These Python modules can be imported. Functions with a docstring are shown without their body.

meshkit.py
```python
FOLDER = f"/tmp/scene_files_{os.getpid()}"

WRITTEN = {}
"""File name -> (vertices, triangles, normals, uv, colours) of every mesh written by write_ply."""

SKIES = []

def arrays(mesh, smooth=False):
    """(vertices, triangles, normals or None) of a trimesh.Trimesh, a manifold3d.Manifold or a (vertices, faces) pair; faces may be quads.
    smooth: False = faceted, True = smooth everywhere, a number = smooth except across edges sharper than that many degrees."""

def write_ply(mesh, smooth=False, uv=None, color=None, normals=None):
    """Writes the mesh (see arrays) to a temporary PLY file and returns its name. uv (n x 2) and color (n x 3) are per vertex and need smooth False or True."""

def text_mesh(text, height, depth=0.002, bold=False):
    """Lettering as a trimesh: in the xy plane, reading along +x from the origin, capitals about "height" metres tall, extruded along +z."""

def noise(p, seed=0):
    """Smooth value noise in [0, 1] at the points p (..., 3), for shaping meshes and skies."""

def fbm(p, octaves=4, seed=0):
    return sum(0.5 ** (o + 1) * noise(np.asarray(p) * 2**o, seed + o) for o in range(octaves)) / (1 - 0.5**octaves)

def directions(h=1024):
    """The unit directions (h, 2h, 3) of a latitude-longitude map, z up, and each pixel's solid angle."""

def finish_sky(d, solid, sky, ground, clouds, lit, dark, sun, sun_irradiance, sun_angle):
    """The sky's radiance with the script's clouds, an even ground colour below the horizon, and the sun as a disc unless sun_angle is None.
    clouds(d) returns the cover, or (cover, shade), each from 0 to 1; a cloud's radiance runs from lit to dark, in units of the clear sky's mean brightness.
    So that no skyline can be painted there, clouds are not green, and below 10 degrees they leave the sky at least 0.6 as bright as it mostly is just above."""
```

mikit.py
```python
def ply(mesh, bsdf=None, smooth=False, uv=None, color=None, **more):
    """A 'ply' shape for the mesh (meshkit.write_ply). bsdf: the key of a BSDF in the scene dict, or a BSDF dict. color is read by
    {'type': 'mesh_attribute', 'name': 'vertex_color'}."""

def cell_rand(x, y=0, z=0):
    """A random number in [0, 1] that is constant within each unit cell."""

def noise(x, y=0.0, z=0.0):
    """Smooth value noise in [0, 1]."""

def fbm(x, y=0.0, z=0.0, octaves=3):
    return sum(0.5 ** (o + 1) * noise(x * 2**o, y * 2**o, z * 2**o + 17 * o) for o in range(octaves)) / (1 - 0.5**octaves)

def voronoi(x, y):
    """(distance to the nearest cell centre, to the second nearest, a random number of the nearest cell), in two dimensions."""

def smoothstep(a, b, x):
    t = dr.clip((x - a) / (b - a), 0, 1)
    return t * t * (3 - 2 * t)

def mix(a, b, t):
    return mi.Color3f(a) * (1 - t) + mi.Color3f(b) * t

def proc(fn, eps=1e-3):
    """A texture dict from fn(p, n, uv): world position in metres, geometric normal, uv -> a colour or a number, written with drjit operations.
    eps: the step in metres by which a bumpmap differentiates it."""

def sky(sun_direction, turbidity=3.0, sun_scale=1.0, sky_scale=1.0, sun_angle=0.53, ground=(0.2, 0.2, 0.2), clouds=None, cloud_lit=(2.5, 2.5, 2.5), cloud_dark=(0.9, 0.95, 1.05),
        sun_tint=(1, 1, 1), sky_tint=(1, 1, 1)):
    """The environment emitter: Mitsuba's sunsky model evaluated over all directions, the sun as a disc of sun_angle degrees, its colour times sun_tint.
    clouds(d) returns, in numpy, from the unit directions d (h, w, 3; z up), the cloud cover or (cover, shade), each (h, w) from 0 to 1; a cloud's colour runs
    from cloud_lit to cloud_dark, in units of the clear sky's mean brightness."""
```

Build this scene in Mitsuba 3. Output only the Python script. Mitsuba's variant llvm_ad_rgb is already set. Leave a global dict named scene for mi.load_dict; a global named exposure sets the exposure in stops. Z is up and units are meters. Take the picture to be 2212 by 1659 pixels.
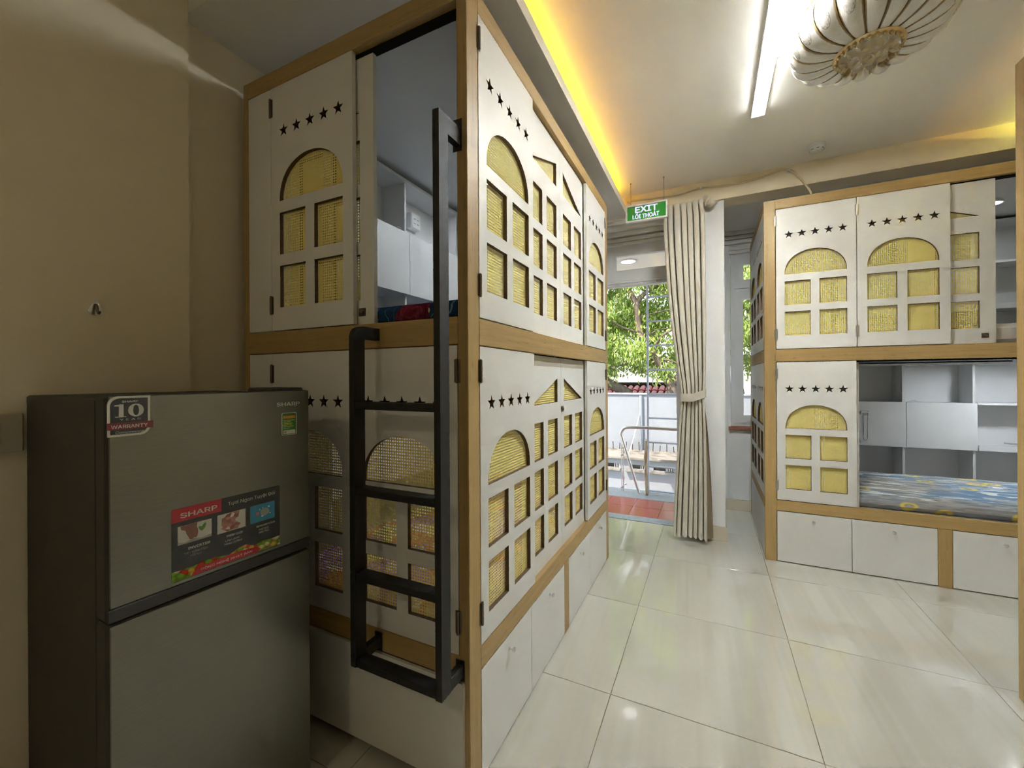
import math, random
import numpy as np, trimesh, mitsuba as mi, mikit, meshkit
from mikit import noise, fbm, voronoi, cell_rand, smoothstep, mix, proc
import drjit as dr
from shapely.geometry import Polygon, Point, box as sbox
from shapely import affinity
from shapely.ops import unary_union
from scipy.spatial import ConvexHull

random.seed(7)
rng = np.random.default_rng(7)
T4 = mi.ScalarTransform4f
scene, labels = {}, {}

# ------------------------------------------------------------------ camera, sky, lights, exposure
FOC, YAW, PITCH, ROLL, CX, CY, CAMZ = 876.59, 0.442839, -0.000148, 0.005748, 1118.74, 818.15, 1.4497
fw = np.array([-math.sin(YAW) * math.cos(PITCH), math.cos(YAW) * math.cos(PITCH), -math.sin(PITCH)])
rt = np.array([math.cos(YAW), math.sin(YAW), 0.0])
dn = np.cross(fw, rt)
rt, dn = rt * math.cos(ROLL) + dn * math.sin(ROLL), -rt * math.sin(ROLL) + dn * math.cos(ROLL)
eye = np.array([0, 0, CAMZ])
scene['camera'] = {'type': 'perspective', 'fov': 2 * math.degrees(math.atan(1106 / FOC)), 'fov_axis': 'x', 'near_clip': 0.05, 'far_clip': 200.0,
                   'principal_point_offset_x': -(CX - 1106) / 2212, 'principal_point_offset_y': -(CY - 829.5) / 1659,
                   'to_world': T4().look_at(origin=eye.tolist(), target=(eye + fw).tolist(), up=(-dn).tolist())}
exposure = 0.74
scene['sky'] = mikit.sky((-0.35, -0.45, 0.82), turbidity=4.0, sun_scale=5.5, sky_scale=7.0, ground=(0.3, 0.3, 0.28),
                         clouds=lambda d: 0.75 + 0.25 * meshkit.fbm(d * 2.5, 3, 5), cloud_lit=(2.6, 2.65, 2.7), cloud_dark=(1.6, 1.7, 1.8))
TUBE_L, COVE_L, POD_L, POD_LOW_L, EXIT_L, CORR_L = 222.0, (56.0, 25.5, 0.3), (180.0, 192.0, 204.0), (70.0, 75.0, 76.0), .75, (26.0, 22.5, 15.5)

# ------------------------------------------------------------------ helpers
def rgb(*c):
    return {'type': 'rgb', 'value': [float(x) for x in c]}

def uniq(key):
    if key not in scene and key not in labels:
        return key
    i = 1
    while f'{key}_{i:03d}' in scene or f'{key}_{i:03d}' in labels:
        i += 1
    return f'{key}_{i:03d}'

def add(key, mesh, mat, T=None, smooth=False, **kw):
    key = uniq(key)
    d = dict(mesh) if isinstance(mesh, dict) else mikit.ply(mesh, mat, smooth=smooth, **kw)
    if isinstance(mesh, dict) and mat is not None:
        d['bsdf'] = {'type': 'ref', 'id': mat}
    if T is not None:
        d['to_world'] = T4(np.asarray(T, float))
    scene[key] = d
    return key

def thing(name, label, cat, group=None):
    key = uniq(name)
    labels[key] = {'label': label, 'category': cat}
    if group:
        labels[key]['group'] = group
    return key

def tag(key, label, cat, group=None):
    labels[key] = {'label': label, 'category': cat}
    if group:
        labels[key]['group'] = group
    return key

def struct(name, mesh, mat, label=None, **kw):
    k = add(name, mesh, mat, **kw)
    labels[k] = {'kind': 'structure'}
    if label:
        labels[k]['label'] = label
    return k

def sub(key, label):
    labels[key] = {'label': label}
    return key

_hull = {}
def hull(pts):
    pts = np.asarray(pts, float)
    h = ConvexHull(pts)
    m = trimesh.Trimesh(pts, h.simplices, process=True)
    m.fix_normals()
    return m

def bx(x0, x1, y0, y1, z0, z1, b=0.0):
    if b <= 0:
        return trimesh.creation.box(bounds=[[x0, y0, z0], [x1, y1, z1]])
    b = min(b, (x1 - x0) * .45, (y1 - y0) * .45, (z1 - z0) * .45)
    pts = []
    for x, sx in ((x0, 1), (x1, -1)):
        for y, sy in ((y0, 1), (y1, -1)):
            for z, sz in ((z0, 1), (z1, -1)):
                pts += [(x, y + sy * b, z + sz * b), (x + sx * b, y, z + sz * b), (x + sx * b, y + sy * b, z)]
    return hull(pts)

def join(*ms):
    ms = [m for a in ms for m in (a if isinstance(a, (list, tuple)) else [a])]
    return trimesh.util.concatenate(ms)

def extr(poly, h, z0=0.0):
    gs = [g for g in getattr(poly, 'geoms', [poly]) if g.area > 1e-10]
    m = trimesh.util.concatenate([trimesh.creation.extrude_polygon(g, h, engine='earcut') for g in gs])
    m.apply_translation([0, 0, z0])
    return m

def cyl(p0, p1, r, n=16):
    return trimesh.creation.cylinder(radius=r, segment=[np.asarray(p0, float), np.asarray(p1, float)], sections=n)

def lathe(profile, n=32, T=None):
    m = trimesh.creation.revolve(np.asarray(profile, float), sections=n)
    if T is not None:
        m.apply_transform(T)
    return m

def tube(path, radii, n=10, closed_ends=True):
    p = np.asarray(path, float)
    r = np.broadcast_to(np.asarray(radii, float), (len(p),))
    t = np.gradient(p, axis=0)
    t /= np.linalg.norm(t, axis=1, keepdims=True) + 1e-12
    a = np.cross(t[0], [0, 0, 1.0]) if abs(t[0][2]) < .9 else np.cross(t[0], [1.0, 0, 0])
    a /= np.linalg.norm(a)
    ang = np.arange(n) * 2 * np.pi / n
    V = []
    for i in range(len(p)):
        a = a - t[i] * (a @ t[i])
        a /= np.linalg.norm(a) + 1e-12
        b = np.cross(t[i], a)
        V.append(p[i] + r[i] * (np.cos(ang)[:, None] * a + np.sin(ang)[:, None] * b))
    V = np.vstack(V + [p[:1], p[-1:]])
    F = []
    L = len(p)
    for i in range(L - 1):
        for j in range(n):
            k = (j + 1) % n
            F += [[i * n + j, i * n + k, (i + 1) * n + k], [i * n + j, (i + 1) * n + k, (i + 1) * n + j]]
    if closed_ends:
        for j in range(n):
            k = (j + 1) % n
            F += [[L * n, k, j], [L * n + 1, (L - 1) * n + j, (L - 1) * n + k]]
    return trimesh.Trimesh(V, F, process=False)

def spline(pts, n=40):
    from scipy.interpolate import CubicSpline
    p = np.asarray(pts, float)
    s = np.r_[0, np.cumsum(np.linalg.norm(np.diff(p, axis=0), axis=1))]
    return CubicSpline(s, p)(np.linspace(0, s[-1], n))

def frameT(o, u, n):
    """local (u, up, outward) -> world"""
    M = np.eye(4)
    M[:3, 0], M[:3, 1], M[:3, 2], M[:3, 3] = u, (0, 0, 1), n, o
    return M

def at(T, u, v, w=0.0):
    M = np.eye(4)
    M[:3, 3] = (u, v, w)
    return T @ M

def rrect(x0, y0, x1, y1, r):
    return sbox(x0 + r, y0 + r, x1 - r, y1 - r).buffer(r, quad_segs=6)

_cache = {}
def cached(key, fn, mat, smooth=False):
    k = (key, mat)
    if k not in _cache:
        _cache[k] = mikit.ply(fn(), mat, smooth=smooth)
    return _cache[k]

# ------------------------------------------------------------------ materials
def two(b):
    return {'type': 'twosided', 'b': b}

def diffuse(name, c):
    scene[name] = two({'type': 'diffuse', 'reflectance': c if isinstance(c, dict) else rgb(*c)})

def plastic(name, c, alpha=0.1, ior=1.49):
    scene[name] = two({'type': 'roughplastic', 'diffuse_reflectance': c if isinstance(c, dict) else rgb(*c), 'alpha': alpha, 'int_ior': ior, 'distribution': 'ggx'})

def metal(name, c, rough=0.2, metallic=1.0, aniso=0.0):
    scene[name] = two({'type': 'principled', 'base_color': c if isinstance(c, dict) else rgb(*c), 'metallic': metallic, 'roughness': rough, 'anisotropic': aniso, 'specular': 0.5})

def wood_fn(ax):
    def f(p, n, uv):
        q = (p.x, p.y, p.z)
        l = q[ax]
        a, b = q[(ax + 1) % 3], q[(ax + 2) % 3]
        s = a + b
        g = fbm(s * 60 + fbm(l * 1.2, s * 3, 0, 2) * 3, l * 1.6, 3.0, 3)
        fine = noise(s * 420, l * 9, 1.0)
        pores = smoothstep(.80, .95, noise(s * 300, l * 22, 7.0))
        t = dr.clip(.65 * g + .35 * fine, 0, 1)
        c = mix((.50, .335, .13), (.355, .22, .073), t)
        return mix(c, (.24, .13, .045), .35 * pores)
    return f
for i, nm in enumerate(('wood_x', 'wood_y', 'wood_z')):
    plastic(nm, proc(wood_fn(i)), .22)

def white_fn(p, n, uv):
    return mix((.815, .81, .785), (.78, .775, .745), fbm(p.x * 7, p.y * 7, p.z * 7, 2))
plastic('white_melamine', proc(white_fn), .16)
plastic('strip_beige', (.50, .46, .38), .2)
plastic('inner_white', (.74, .75, .755), .22)
def cut_fn(p, n, uv):
    return mix((.115, .066, .030), (.075, .042, .019), noise(p.x * 150, p.y * 150, p.z * 150))
plastic('cut_edge', proc(cut_fn), .4)
diffuse('cane', (.87, .74, .27))
plastic('dark_acrylic', (.012, .011, .012), .04)
metal('bronze', (.13, .105, .085), .35)
metal('steel', (.66, .66, .65), .22)
metal('dark_wire', (.22, .22, .22), .3)
metal('chrome', (.82, .82, .82), .08)
plastic('black_paint', (.006, .0068, .0078), .42, 1.38)
plastic('black_plastic', (.012, .013, .016), .22)
diffuse('black_gap', (.01, .01, .01))

def tile_fn(p, n, uv):
    i, j = dr.floor((p.x + .4208) / .8), dr.floor((p.y - 1.862) / .8)
    r, r2 = cell_rand(i, j, 3), cell_rand(i, j, 9)
    s = p.x * dr.cos(.05) + p.y * .05
    st = fbm(s * 9 + r * 40, p.y * .6 + r2 * 9, 0, 3)
    fine = noise(s * 55 + r * 50, p.y * 1.3, 2.0)
    t = smoothstep(.35, .75, .75 * st + .25 * fine)
    c = mix((.52, .51, .445), (.485, .47, .40), t)
    return mix(c, (.515, .505, .44), .4 * r)
plastic('floor_tile', proc(tile_fn), .004, 2.0)
diffuse('grout', (.30, .26, .19))

def wall_fn(p, n, uv):
    return mix((.82, .745, .585), (.77, .69, .53), fbm(p.x * 2, p.y * 2, p.z * 2, 3))
plastic('socket_cream', (.66, .60, .48), .3)
diffuse('cream_wall', proc(wall_fn))
diffuse('grey_white_wall', (.76, .77, .78))
diffuse('ceiling_white', (.83, .81, .755))
diffuse('soffit_white', (.72, .71, .67))
plastic('base_tile', (.52, .46, .35), .12)
plastic('pvc', (.78, .79, .80), .18)
scene['pane_glass'] = {'type': 'thindielectric', 'int_ior': 1.5}
scene['clear_glass'] = {'type': 'dielectric', 'int_ior': 1.5}

def steel_fn(p, n, uv):
    return mix((.165, .162, .135), (.135, .132, .11), noise(p.x * 30, p.y * 30, p.z * 900))
metal('brushed_steel', proc(steel_fn), .33, .92, .5)
plastic('fridge_grey', (.020, .021, .020), .4)

def curtain_fn(p, n, uv):
    return mix((.56, .525, .455), (.50, .465, .40), noise(p.x * 600, p.y * 200, p.z * 260))
diffuse('curtain_cloth', proc(curtain_fn))
plastic('curtain_lining', (.24, .18, .11), .3)

def rose_fn(p, n, uv):
    base = mix((.008, .02, .06), (.012, .045, .115), fbm(p.x * 9, p.y * 9, p.z * 9, 3))
    s = p.x + .25 * p.y
    # vines
    v = fbm(s * 10, p.z * 14 + p.y * 4, 3.0, 2)
    vine = 1 - smoothstep(.0, .022, dr.abs(v - .5))
    v2 = fbm(s * 13 + 7, p.z * 11 + p.y * 5, 11.0, 2)
    vine = dr.maximum(vine, 1 - smoothstep(.0, .018, dr.abs(v2 - .47)))
    base = mix(base, (.17, .33, .44), .75 * vine)
    # small yellow flowers
    d1, d2, w = voronoi(s * 8 + .3, (p.z + p.y * .4) * 8)
    fl = (1 - smoothstep(.10, .14, d1 + .05 * fbm(s * 60, p.z * 60, 2.0, 2))) * dr.select(w > .5, 1.0, 0.0)
    base = mix(base, mix((.55, .50, .10), (.75, .72, .5), smoothstep(0, .15, d1)), fl)
    # roses: one on the side that shows, more on top
    out = base
    for cx, cy, cz, r in ((-1.03, 1.238, 1.695, .085), (-1.45, 1.9, 1.75, .12), (-1.1, 2.5, 1.75, .12)):
        dx, dz = p.x - cx, dr.select(dr.abs(p.y - cy) < .03, p.z - cz, p.y - cy)
        d = dr.sqrt(dx * dx + dz * dz) / r
        a = dr.atan2(dz, dx)
        ring = noise(d * 5 + .6 * dr.sin(a * 3 + d * 6), a * 1.5, 2.0)
        spiral = dr.abs(dr.sin(d * 13 + a * 1.0 + 1.2 * dr.sin(a * 2.5 + d * 4)))
        petal = mix((.20, .035, .062), (.085, .012, .028), smoothstep(.25, .75, ring))
        petal = mix((.030, .004, .012), petal, smoothstep(.02, .28, spiral))
        edge = d + .09 * dr.sin(a * 5 + 1)
        on = (1 - smoothstep(.92, 1.0, edge)) * dr.select(dr.abs(p.y - cy) < .3, 1.0, 0.0)
        out = mix(out, petal, on)
    return out
diffuse('rose_cloth', proc(rose_fn))

def wave_fn(p, n, uv):
    q = p.y + p.z * 1.6
    x = p.x
    w = fbm(x * 3.2 + 2 * fbm(x * 2, q * 3, 5.0, 2), q * 8.5, 1.0, 4)
    c = mix((.11, .18, .27), (.23, .26, .27), smoothstep(.34, .58, w))
    c = mix(c, (.26, .245, .215), smoothstep(.48, .66, fbm(x * 2.2 + 4, q * 3.4, 8.0, 3)))
    fine = fbm(x * 11 + 2 * fbm(x * 5, q * 9, 3.0, 2), q * 42, 2.0, 4)
    c = mix(c, (.42, .45, .47), .6 * smoothstep(.50, .70, fine))
    c = mix(c, (.10, .15, .20), .7 * smoothstep(.44, .30, fine))
    st = fbm(x * 4 + 1.5 * fbm(x * 3, q * 5, 9.0, 2), q * 24, 4.0, 3)
    c = mix(c, (.60, .62, .62), .85 * smoothstep(.63, .70, st))
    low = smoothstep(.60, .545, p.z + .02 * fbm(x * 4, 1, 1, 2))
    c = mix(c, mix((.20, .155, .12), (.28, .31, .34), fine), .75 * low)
    d1, d2, k = voronoi(x * 3.6 + .2, q * 5.0)
    d1 = d1 + .08 * fbm(x * 20, q * 20, 1.0, 2)
    ring = dr.select(k > .70, 1.0, 0.0) * (smoothstep(.12, .16, d1) - smoothstep(.20, .26, d1) + (1 - smoothstep(.04, .09, d1)))
    return mix(c, (.58, .46, .08), .85 * dr.clip(ring, 0, 1))
diffuse('wave_cloth', proc(wave_fn))

def patch_fn(p, n, uv):
    d1, d2, k = voronoi(p.x * 6, p.y * 5)
    c = mix((.28, .12, .40), (.55, .16, .10), dr.select(k > .5, 1.0, 0.0))
    c = mix(c, (.62, .55, .2), dr.select(k > .78, 1.0, 0.0))
    return mix(c, (.55, .5, .55), smoothstep(.55, .7, fbm(p.x * 20, p.y * 20, 1, 2)))
diffuse('patch_cloth', proc(patch_fn))
diffuse('grey_cloth', (.5, .47, .44))

scene['tube_face'] = two({'type': 'diffuse', 'reflectance': rgb(.8, .8, .8)})

# ------------------------------------------------------------------ structure
# levels of the bunk beds (also used by the setting)
zT, zDT, zDB, zLT, zLB, zRB = 2.85, 2.774, 1.669, 1.572, .484, .401
CEIL, SOF = 3.20, 3.022

struct('floor', bx(-2.3, 2.75, -5.1, 4.23, -.12, -.006), 'grout')
tl = mikit.ply(bx(.0012, .7988, .0012, .7988, -.0055, 0, .0012), 'floor_tile')
for i in range(-3, 5):
    for j in range(-9, 4):
        x0, y0 = -.4208 + .8 * i, 1.862 + .8 * j
        xa, xb, ya, yb = max(x0, -2.2), min(x0 + .8, 2.7), max(y0, -5.1), min(y0 + .8, 5.03)
        if xb - xa < .05 or yb - ya < .05:
            continue
        if yb - ya > .79 and xb - xa > .79 and not (yb > 4.2):
            M = np.eye(4); M[:3, 3] = (x0, y0, 0)
            add('floor__tile', tl, None, T=M)
        else:
            if yb > 4.2:
                if xb > .12:
                    add('floor__tile', bx(max(xa, .118) + .0012, xb - .0012, max(ya, 4.02) + .0012, yb - .0012, -.0055, 0, .0012), 'floor_tile')
                yb = min(yb, 4.225)
                if yb - ya < .03:
                    continue
                if xb > .12 and ya > 3.9:
                    xb = min(xb, .118)
                    if xb - xa < .03:
                        continue
            add('floor__tile', bx(xa + .0012, xb - .0012, ya + .0012, yb - .0012, -.0055, 0, .0012), 'floor_tile')
add('floor', bx(.118, 2.75, 4.23, 5.2, -.12, -.006), 'grout')
labels['floor_001'] = {'kind': 'structure'}

XL, XR = -2.012, 2.62
struct('wall_left', bx(XL - .2, XL, -5.1, .968, 0, 3.3), 'cream_wall')
struct('wall_left_recess', bx(XL - .2, -2.062, .968, 4.4, 0, 3.3), 'cream_wall')
struct('wall_right', bx(XR, XR + .15, -5.1, 5.2, 0, 3.3), 'cream_wall')
struct('wall_front', bx(XL - .2, XR + .15, -5.25, -5.1, 0, 3.3), 'cream_wall')
struct('ceiling', bx(XL - .2, XR + .15, -5.25, 4.25, CEIL, CEIL + .1), 'ceiling_white')
struct('ceiling_soffit_left', join(bx(-2.062, -.72, .968, 4.2, SOF, SOF + .018), bx(-.735, -.72, .968, 4.0, SOF + .018, SOF + .066)), 'soffit_white')
struct('ceiling_soffit_end', bx(-2.062, -.72, .968, .985, SOF + .018, CEIL), 'soffit_white')
struct('ceiling_soffit_right', join(bx(1.96, XR, -5.1, 4.0, SOF, SOF + .018), bx(1.96, 1.975, -5.1, 4.0, SOF + .018, SOF + .066)), 'soffit_white')
diffuse('beam_cream', (.84, .745, .56))
struct('beam_back', bx(-2.062, XR, 4.0, 4.2, SOF, CEIL), 'beam_cream')
struct('ceiling_rear', bx(.10, XR, 4.2, 5.2, SOF, SOF + .1), 'soffit_white')
# cove LED strips, behind the lips, shining up
for nm, x0, x1, lab in (('cove_light', -.815, -.80, 'glowing amber strip light hidden above the ledge over the nearer left bunk bed'),
                        ('cove_light', 2.02, 2.035, 'glowing amber strip light hidden in the ceiling ledge on the right side')):
    k = thing(nm, lab, 'light strip', 'strip lights in the ceiling ledges')
    add(k + '__strip', bx(x0 - .004, x1 + .004, 1.0 if x0 < 0 else -1.5, 3.96, SOF + .0185, SOF + .055), 'pvc')
    em = trimesh.Trimesh([(x0, 1.02 if x0 < 0 else -1.45, SOF + .056), (x1, 1.02 if x0 < 0 else -1.45, SOF + .056), (x1, 3.84 if x0 < 0 else 3.96, SOF + .056), (x0, 3.84 if x0 < 0 else 3.96, SOF + .056)], [[0, 1, 2], [0, 2, 3]], process=False)
    kk = add(k + '__diode_tape', em, 'tube_face')
    g = .95 if x0 < 0 else 3.4
    scene[kk]['emitter'] = {'type': 'area', 'radiance': rgb(*[g * c for c in (COVE_L if x0 < 0 else (60.0, 31.0, 4.0))])}

# door wall, wall end beside the curtain, window wall
DX0, DX1 = -1.20, -.275
struct('wall_back', join(bx(-2.2, DX0, 4.2, 4.38, 0, 3.2), bx(DX0, DX1 + .02, 4.2, 4.38, 2.80, 3.2)), 'grey_white_wall')
struct('wall_pier', bx(DX1 + .02, .117, 4.03, 5.2, 0, 3.2), 'grey_white_wall')
struct('wall_window', join(bx(.117, .20, 5.03, 5.2, 0, 3.1), bx(.20, 1.5, 5.03, 5.2, 0, .88), bx(.20, 1.5, 5.03, 5.2, 2.80, 3.1), bx(1.5, XR, 5.03, 5.2, 0, 3.1)), 'grey_white_wall')
struct('baseboard_pier', join(bx(DX1 + .02, .129, 4.018, 4.03, 0, .128, .002), bx(.117, .129, 4.03, 5.02, 0, .128, .002)), 'base_tile')
struct('baseboard_window', bx(.129, .385, 5.018, 5.03, 0, .118, .002), 'base_tile')
# cornices
def cornice(x0, x1, y, zs):
    return join([bx(x0, x1, y - d, y, z0, z1, .004) for d, z0, z1 in zs])
struct('trim_1', cornice(-2.06, DX1 + .02, 4.2, [(.11, 2.985, 3.022), (.085, 2.93, 2.985), (.05, 2.885, 2.93), (.028, 2.835, 2.87), (.014, 2.80, 2.83)]), 'soffit_white')
struct('trim_2', cornice(.117, XR, 5.03, [(.10, 2.985, 3.022), (.07, 2.945, 2.98), (.05, 2.90, 2.94)]), 'soffit_white')
struct('trim_3', cornice(.19, 1.5, 5.03, [(.05, 2.83, 2.862), (.03, 2.80, 2.83)]), 'soffit_white')

# balcony door frame with fixed light above
d1 = 'door_1'
labels[d1] = {'kind': 'structure'}
fr = extr(sbox(DX0, 0, DX1 + .02, 2.80).difference(unary_union([sbox(DX0 + .06, -.1, DX1 - .02, 2.385), sbox(-.872, 2.552, DX1 - .06, 2.703)])), .06)
fr.apply_transform(frameT((0, 4.27, 0), (1, 0, 0), (0, -1, 0)))
add(d1 + '__frame', fr, 'pvc')
add(d1 + '__frame', join(bx(DX0 + .06, DX1 - .02, 4.195, 4.21, 2.385, 2.412, .004), bx(DX0, DX1 + .02, 4.20, 4.21, 2.415, 2.44, .004)), 'pvc')
add(d1 + '__transom_pane', bx(-.874, DX1 - .058, 4.238, 4.242, 2.55, 2.705), 'pane_glass')
add(d1 + '__lock_plate', join(bx(DX1 - .0235, DX1 - .02, 4.22, 4.25, 1.10, 1.32, .001)), 'steel')
# window right of the pier
w1 = 'window_1'
labels[w1] = {'kind': 'structure'}
def win_frame(x0, z0, x1, z1, b, y0, y1):
    m = extr(sbox(x0, z0, x1, z1).difference(sbox(x0 + b, z0 + b, x1 - b, z1 - b)), y1 - y0)
    m.apply_transform(frameT((0, y1, 0), (1, 0, 0), (0, -1, 0)))
    return m
add(w1 + '__frame', win_frame(.205, .92, 1.5, 2.80, .035, 5.04, 5.12), 'pvc')
add(w1 + '__mullion', bx(.24, 1.465, 5.04, 5.12, 2.385, 2.42, .003), 'pvc')
add(w1 + '__sash', win_frame(.24, .955, .86, 2.385, .085, 5.03, 5.09), 'pvc')
add(w1 + '__sash', win_frame(.86, .955, 1.465, 2.385, .085, 5.03, 5.09), 'pvc')
add(w1 + '__transom_sash', win_frame(.24, 2.42, 1.465, 2.765, .09, 5.03, 5.09), 'pvc')
for a, b_, c, e in ((.32, 1.035, .78, 2.305), (.94, 1.035, 1.385, 2.305), (.325, 2.505, 1.38, 2.68)):
    add(w1 + '__pane', bx(a, c, 5.058, 5.062, b_, e), 'pane_glass')
def sill_fn(p, n, uv):
    return mix((.30, .10, .06), (.17, .06, .04), fbm(p.x * 60, p.y * 60, p.z * 60, 2))
plastic('red_stone', proc(sill_fn), .12)
struct('trim_4', bx(.18, 1.5, 4.985, 5.10, .882, .917, .004), 'red_stone', label='red brown stone window sill')

# ------------------------------------------------------------------ bunk beds
P_H = .0115
def cane_mesh(poly):
    x0, y0, x1, y1 = poly.bounds
    x0, y0, x1, y1 = x0 - .006, y0 - .006, x1 + .006, y1 + .006
    nx, ny = int(math.ceil((x1 - x0) / P_H)), int(math.ceil((y1 - y0) / P_H))
    big = poly.buffer(.008)
    from shapely.prepared import prep
    pb = prep(big)
    cor = {}
    V, F = [], []
    def corner(i, j):
        if (i, j) not in cor:
            cor[(i, j)] = len(V)
            V.append((x0 + i * P_H, y0 + j * P_H, 0))
        return cor[(i, j)]
    r = .0034
    ang = np.radians([-157.5, -112.5, -67.5, -22.5, 22.5, 67.5, 112.5, 157.5])
    for i in range(nx):
        for j in range(ny):
            cx, cy = x0 + (i + .5) * P_H, y0 + (j + .5) * P_H
            if not pb.contains(Point(cx, cy)):
                continue
            c = [corner(i, j), corner(i + 1, j), corner(i + 1, j + 1), corner(i, j + 1)]
            b = len(V)
            for a in ang:
                V.append((cx + r * math.cos(a), cy + r * math.sin(a), 0))
            # inner ring: 0,1 -> c0 ; 2,3 -> c1 ; 4,5 -> c2 ; 6,7 -> c3
            for q in range(4):
                i0, i1, i2 = b + 2 * q, b + 2 * q + 1, b + (2 * q + 2) % 8
                F += [[c[q], i1, i0], [c[q], c[(q + 1) % 4], i1], [c[(q + 1) % 4], i2, i1]]
    return trimesh.Trimesh(np.array(V), np.array(F), process=False)

def star_poly(cx, cy, R=.030, r=.0122):
    return Polygon([(cx + (R if k % 2 == 0 else r) * math.sin(k * math.pi / 5), cy + (R if k % 2 == 0 else r) * math.cos(k * math.pi / 5)) for k in range(10)])

def openings(kind, W, up):
    """list of windows and list of stars, local to the panel's lower left corner"""
    if kind == 'arch':
        s = W / .502
        c = [(.057 * s, .224 * s), (.279 * s, .446 * s)]
        rows = ((.102, .288), (.339, .526)) if up else ((.09, .278), (.33, .513))
        ab, ah, sz = (.578, .183, .89) if up else (.564, .184, .871)
        wins = [sbox(a, z0, b, z1) for z0, z1 in rows for a, b in c]
        xm, hw = (.057 * s + .446 * s) / 2, (.446 - .057) * s / 2
        th = np.linspace(0, math.pi, 33)
        wins.append(Polygon([(xm + hw * math.cos(t), ab + ah * math.sin(t) ** .85) for t in th]))
        stars = [star_poly((.0855 + .0843 * k) * s, sz) for k in range(5)]
        return wins, stars
    rows = ((.103, .288), (.339, .521), (.571, .751)) if up else ((.093, .269), (.316, .506), (.556, .744))
    tb, ta = (.861, .99) if up else (.834, .966)
    c = [(.055, .205), (.268, .422)]
    if kind == 'seam_right':
        c = [(W - b, W - a) for a, b in c]
        tri = Polygon([(W - .055, tb), (W - .422, tb), (W - .055, ta)])
    else:
        tri = Polygon([(.055, tb), (.422, tb), (.055, ta)])
    return [sbox(a, z0, b, z1) for z0, z1 in rows for a, b in c] + [tri], []

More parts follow.
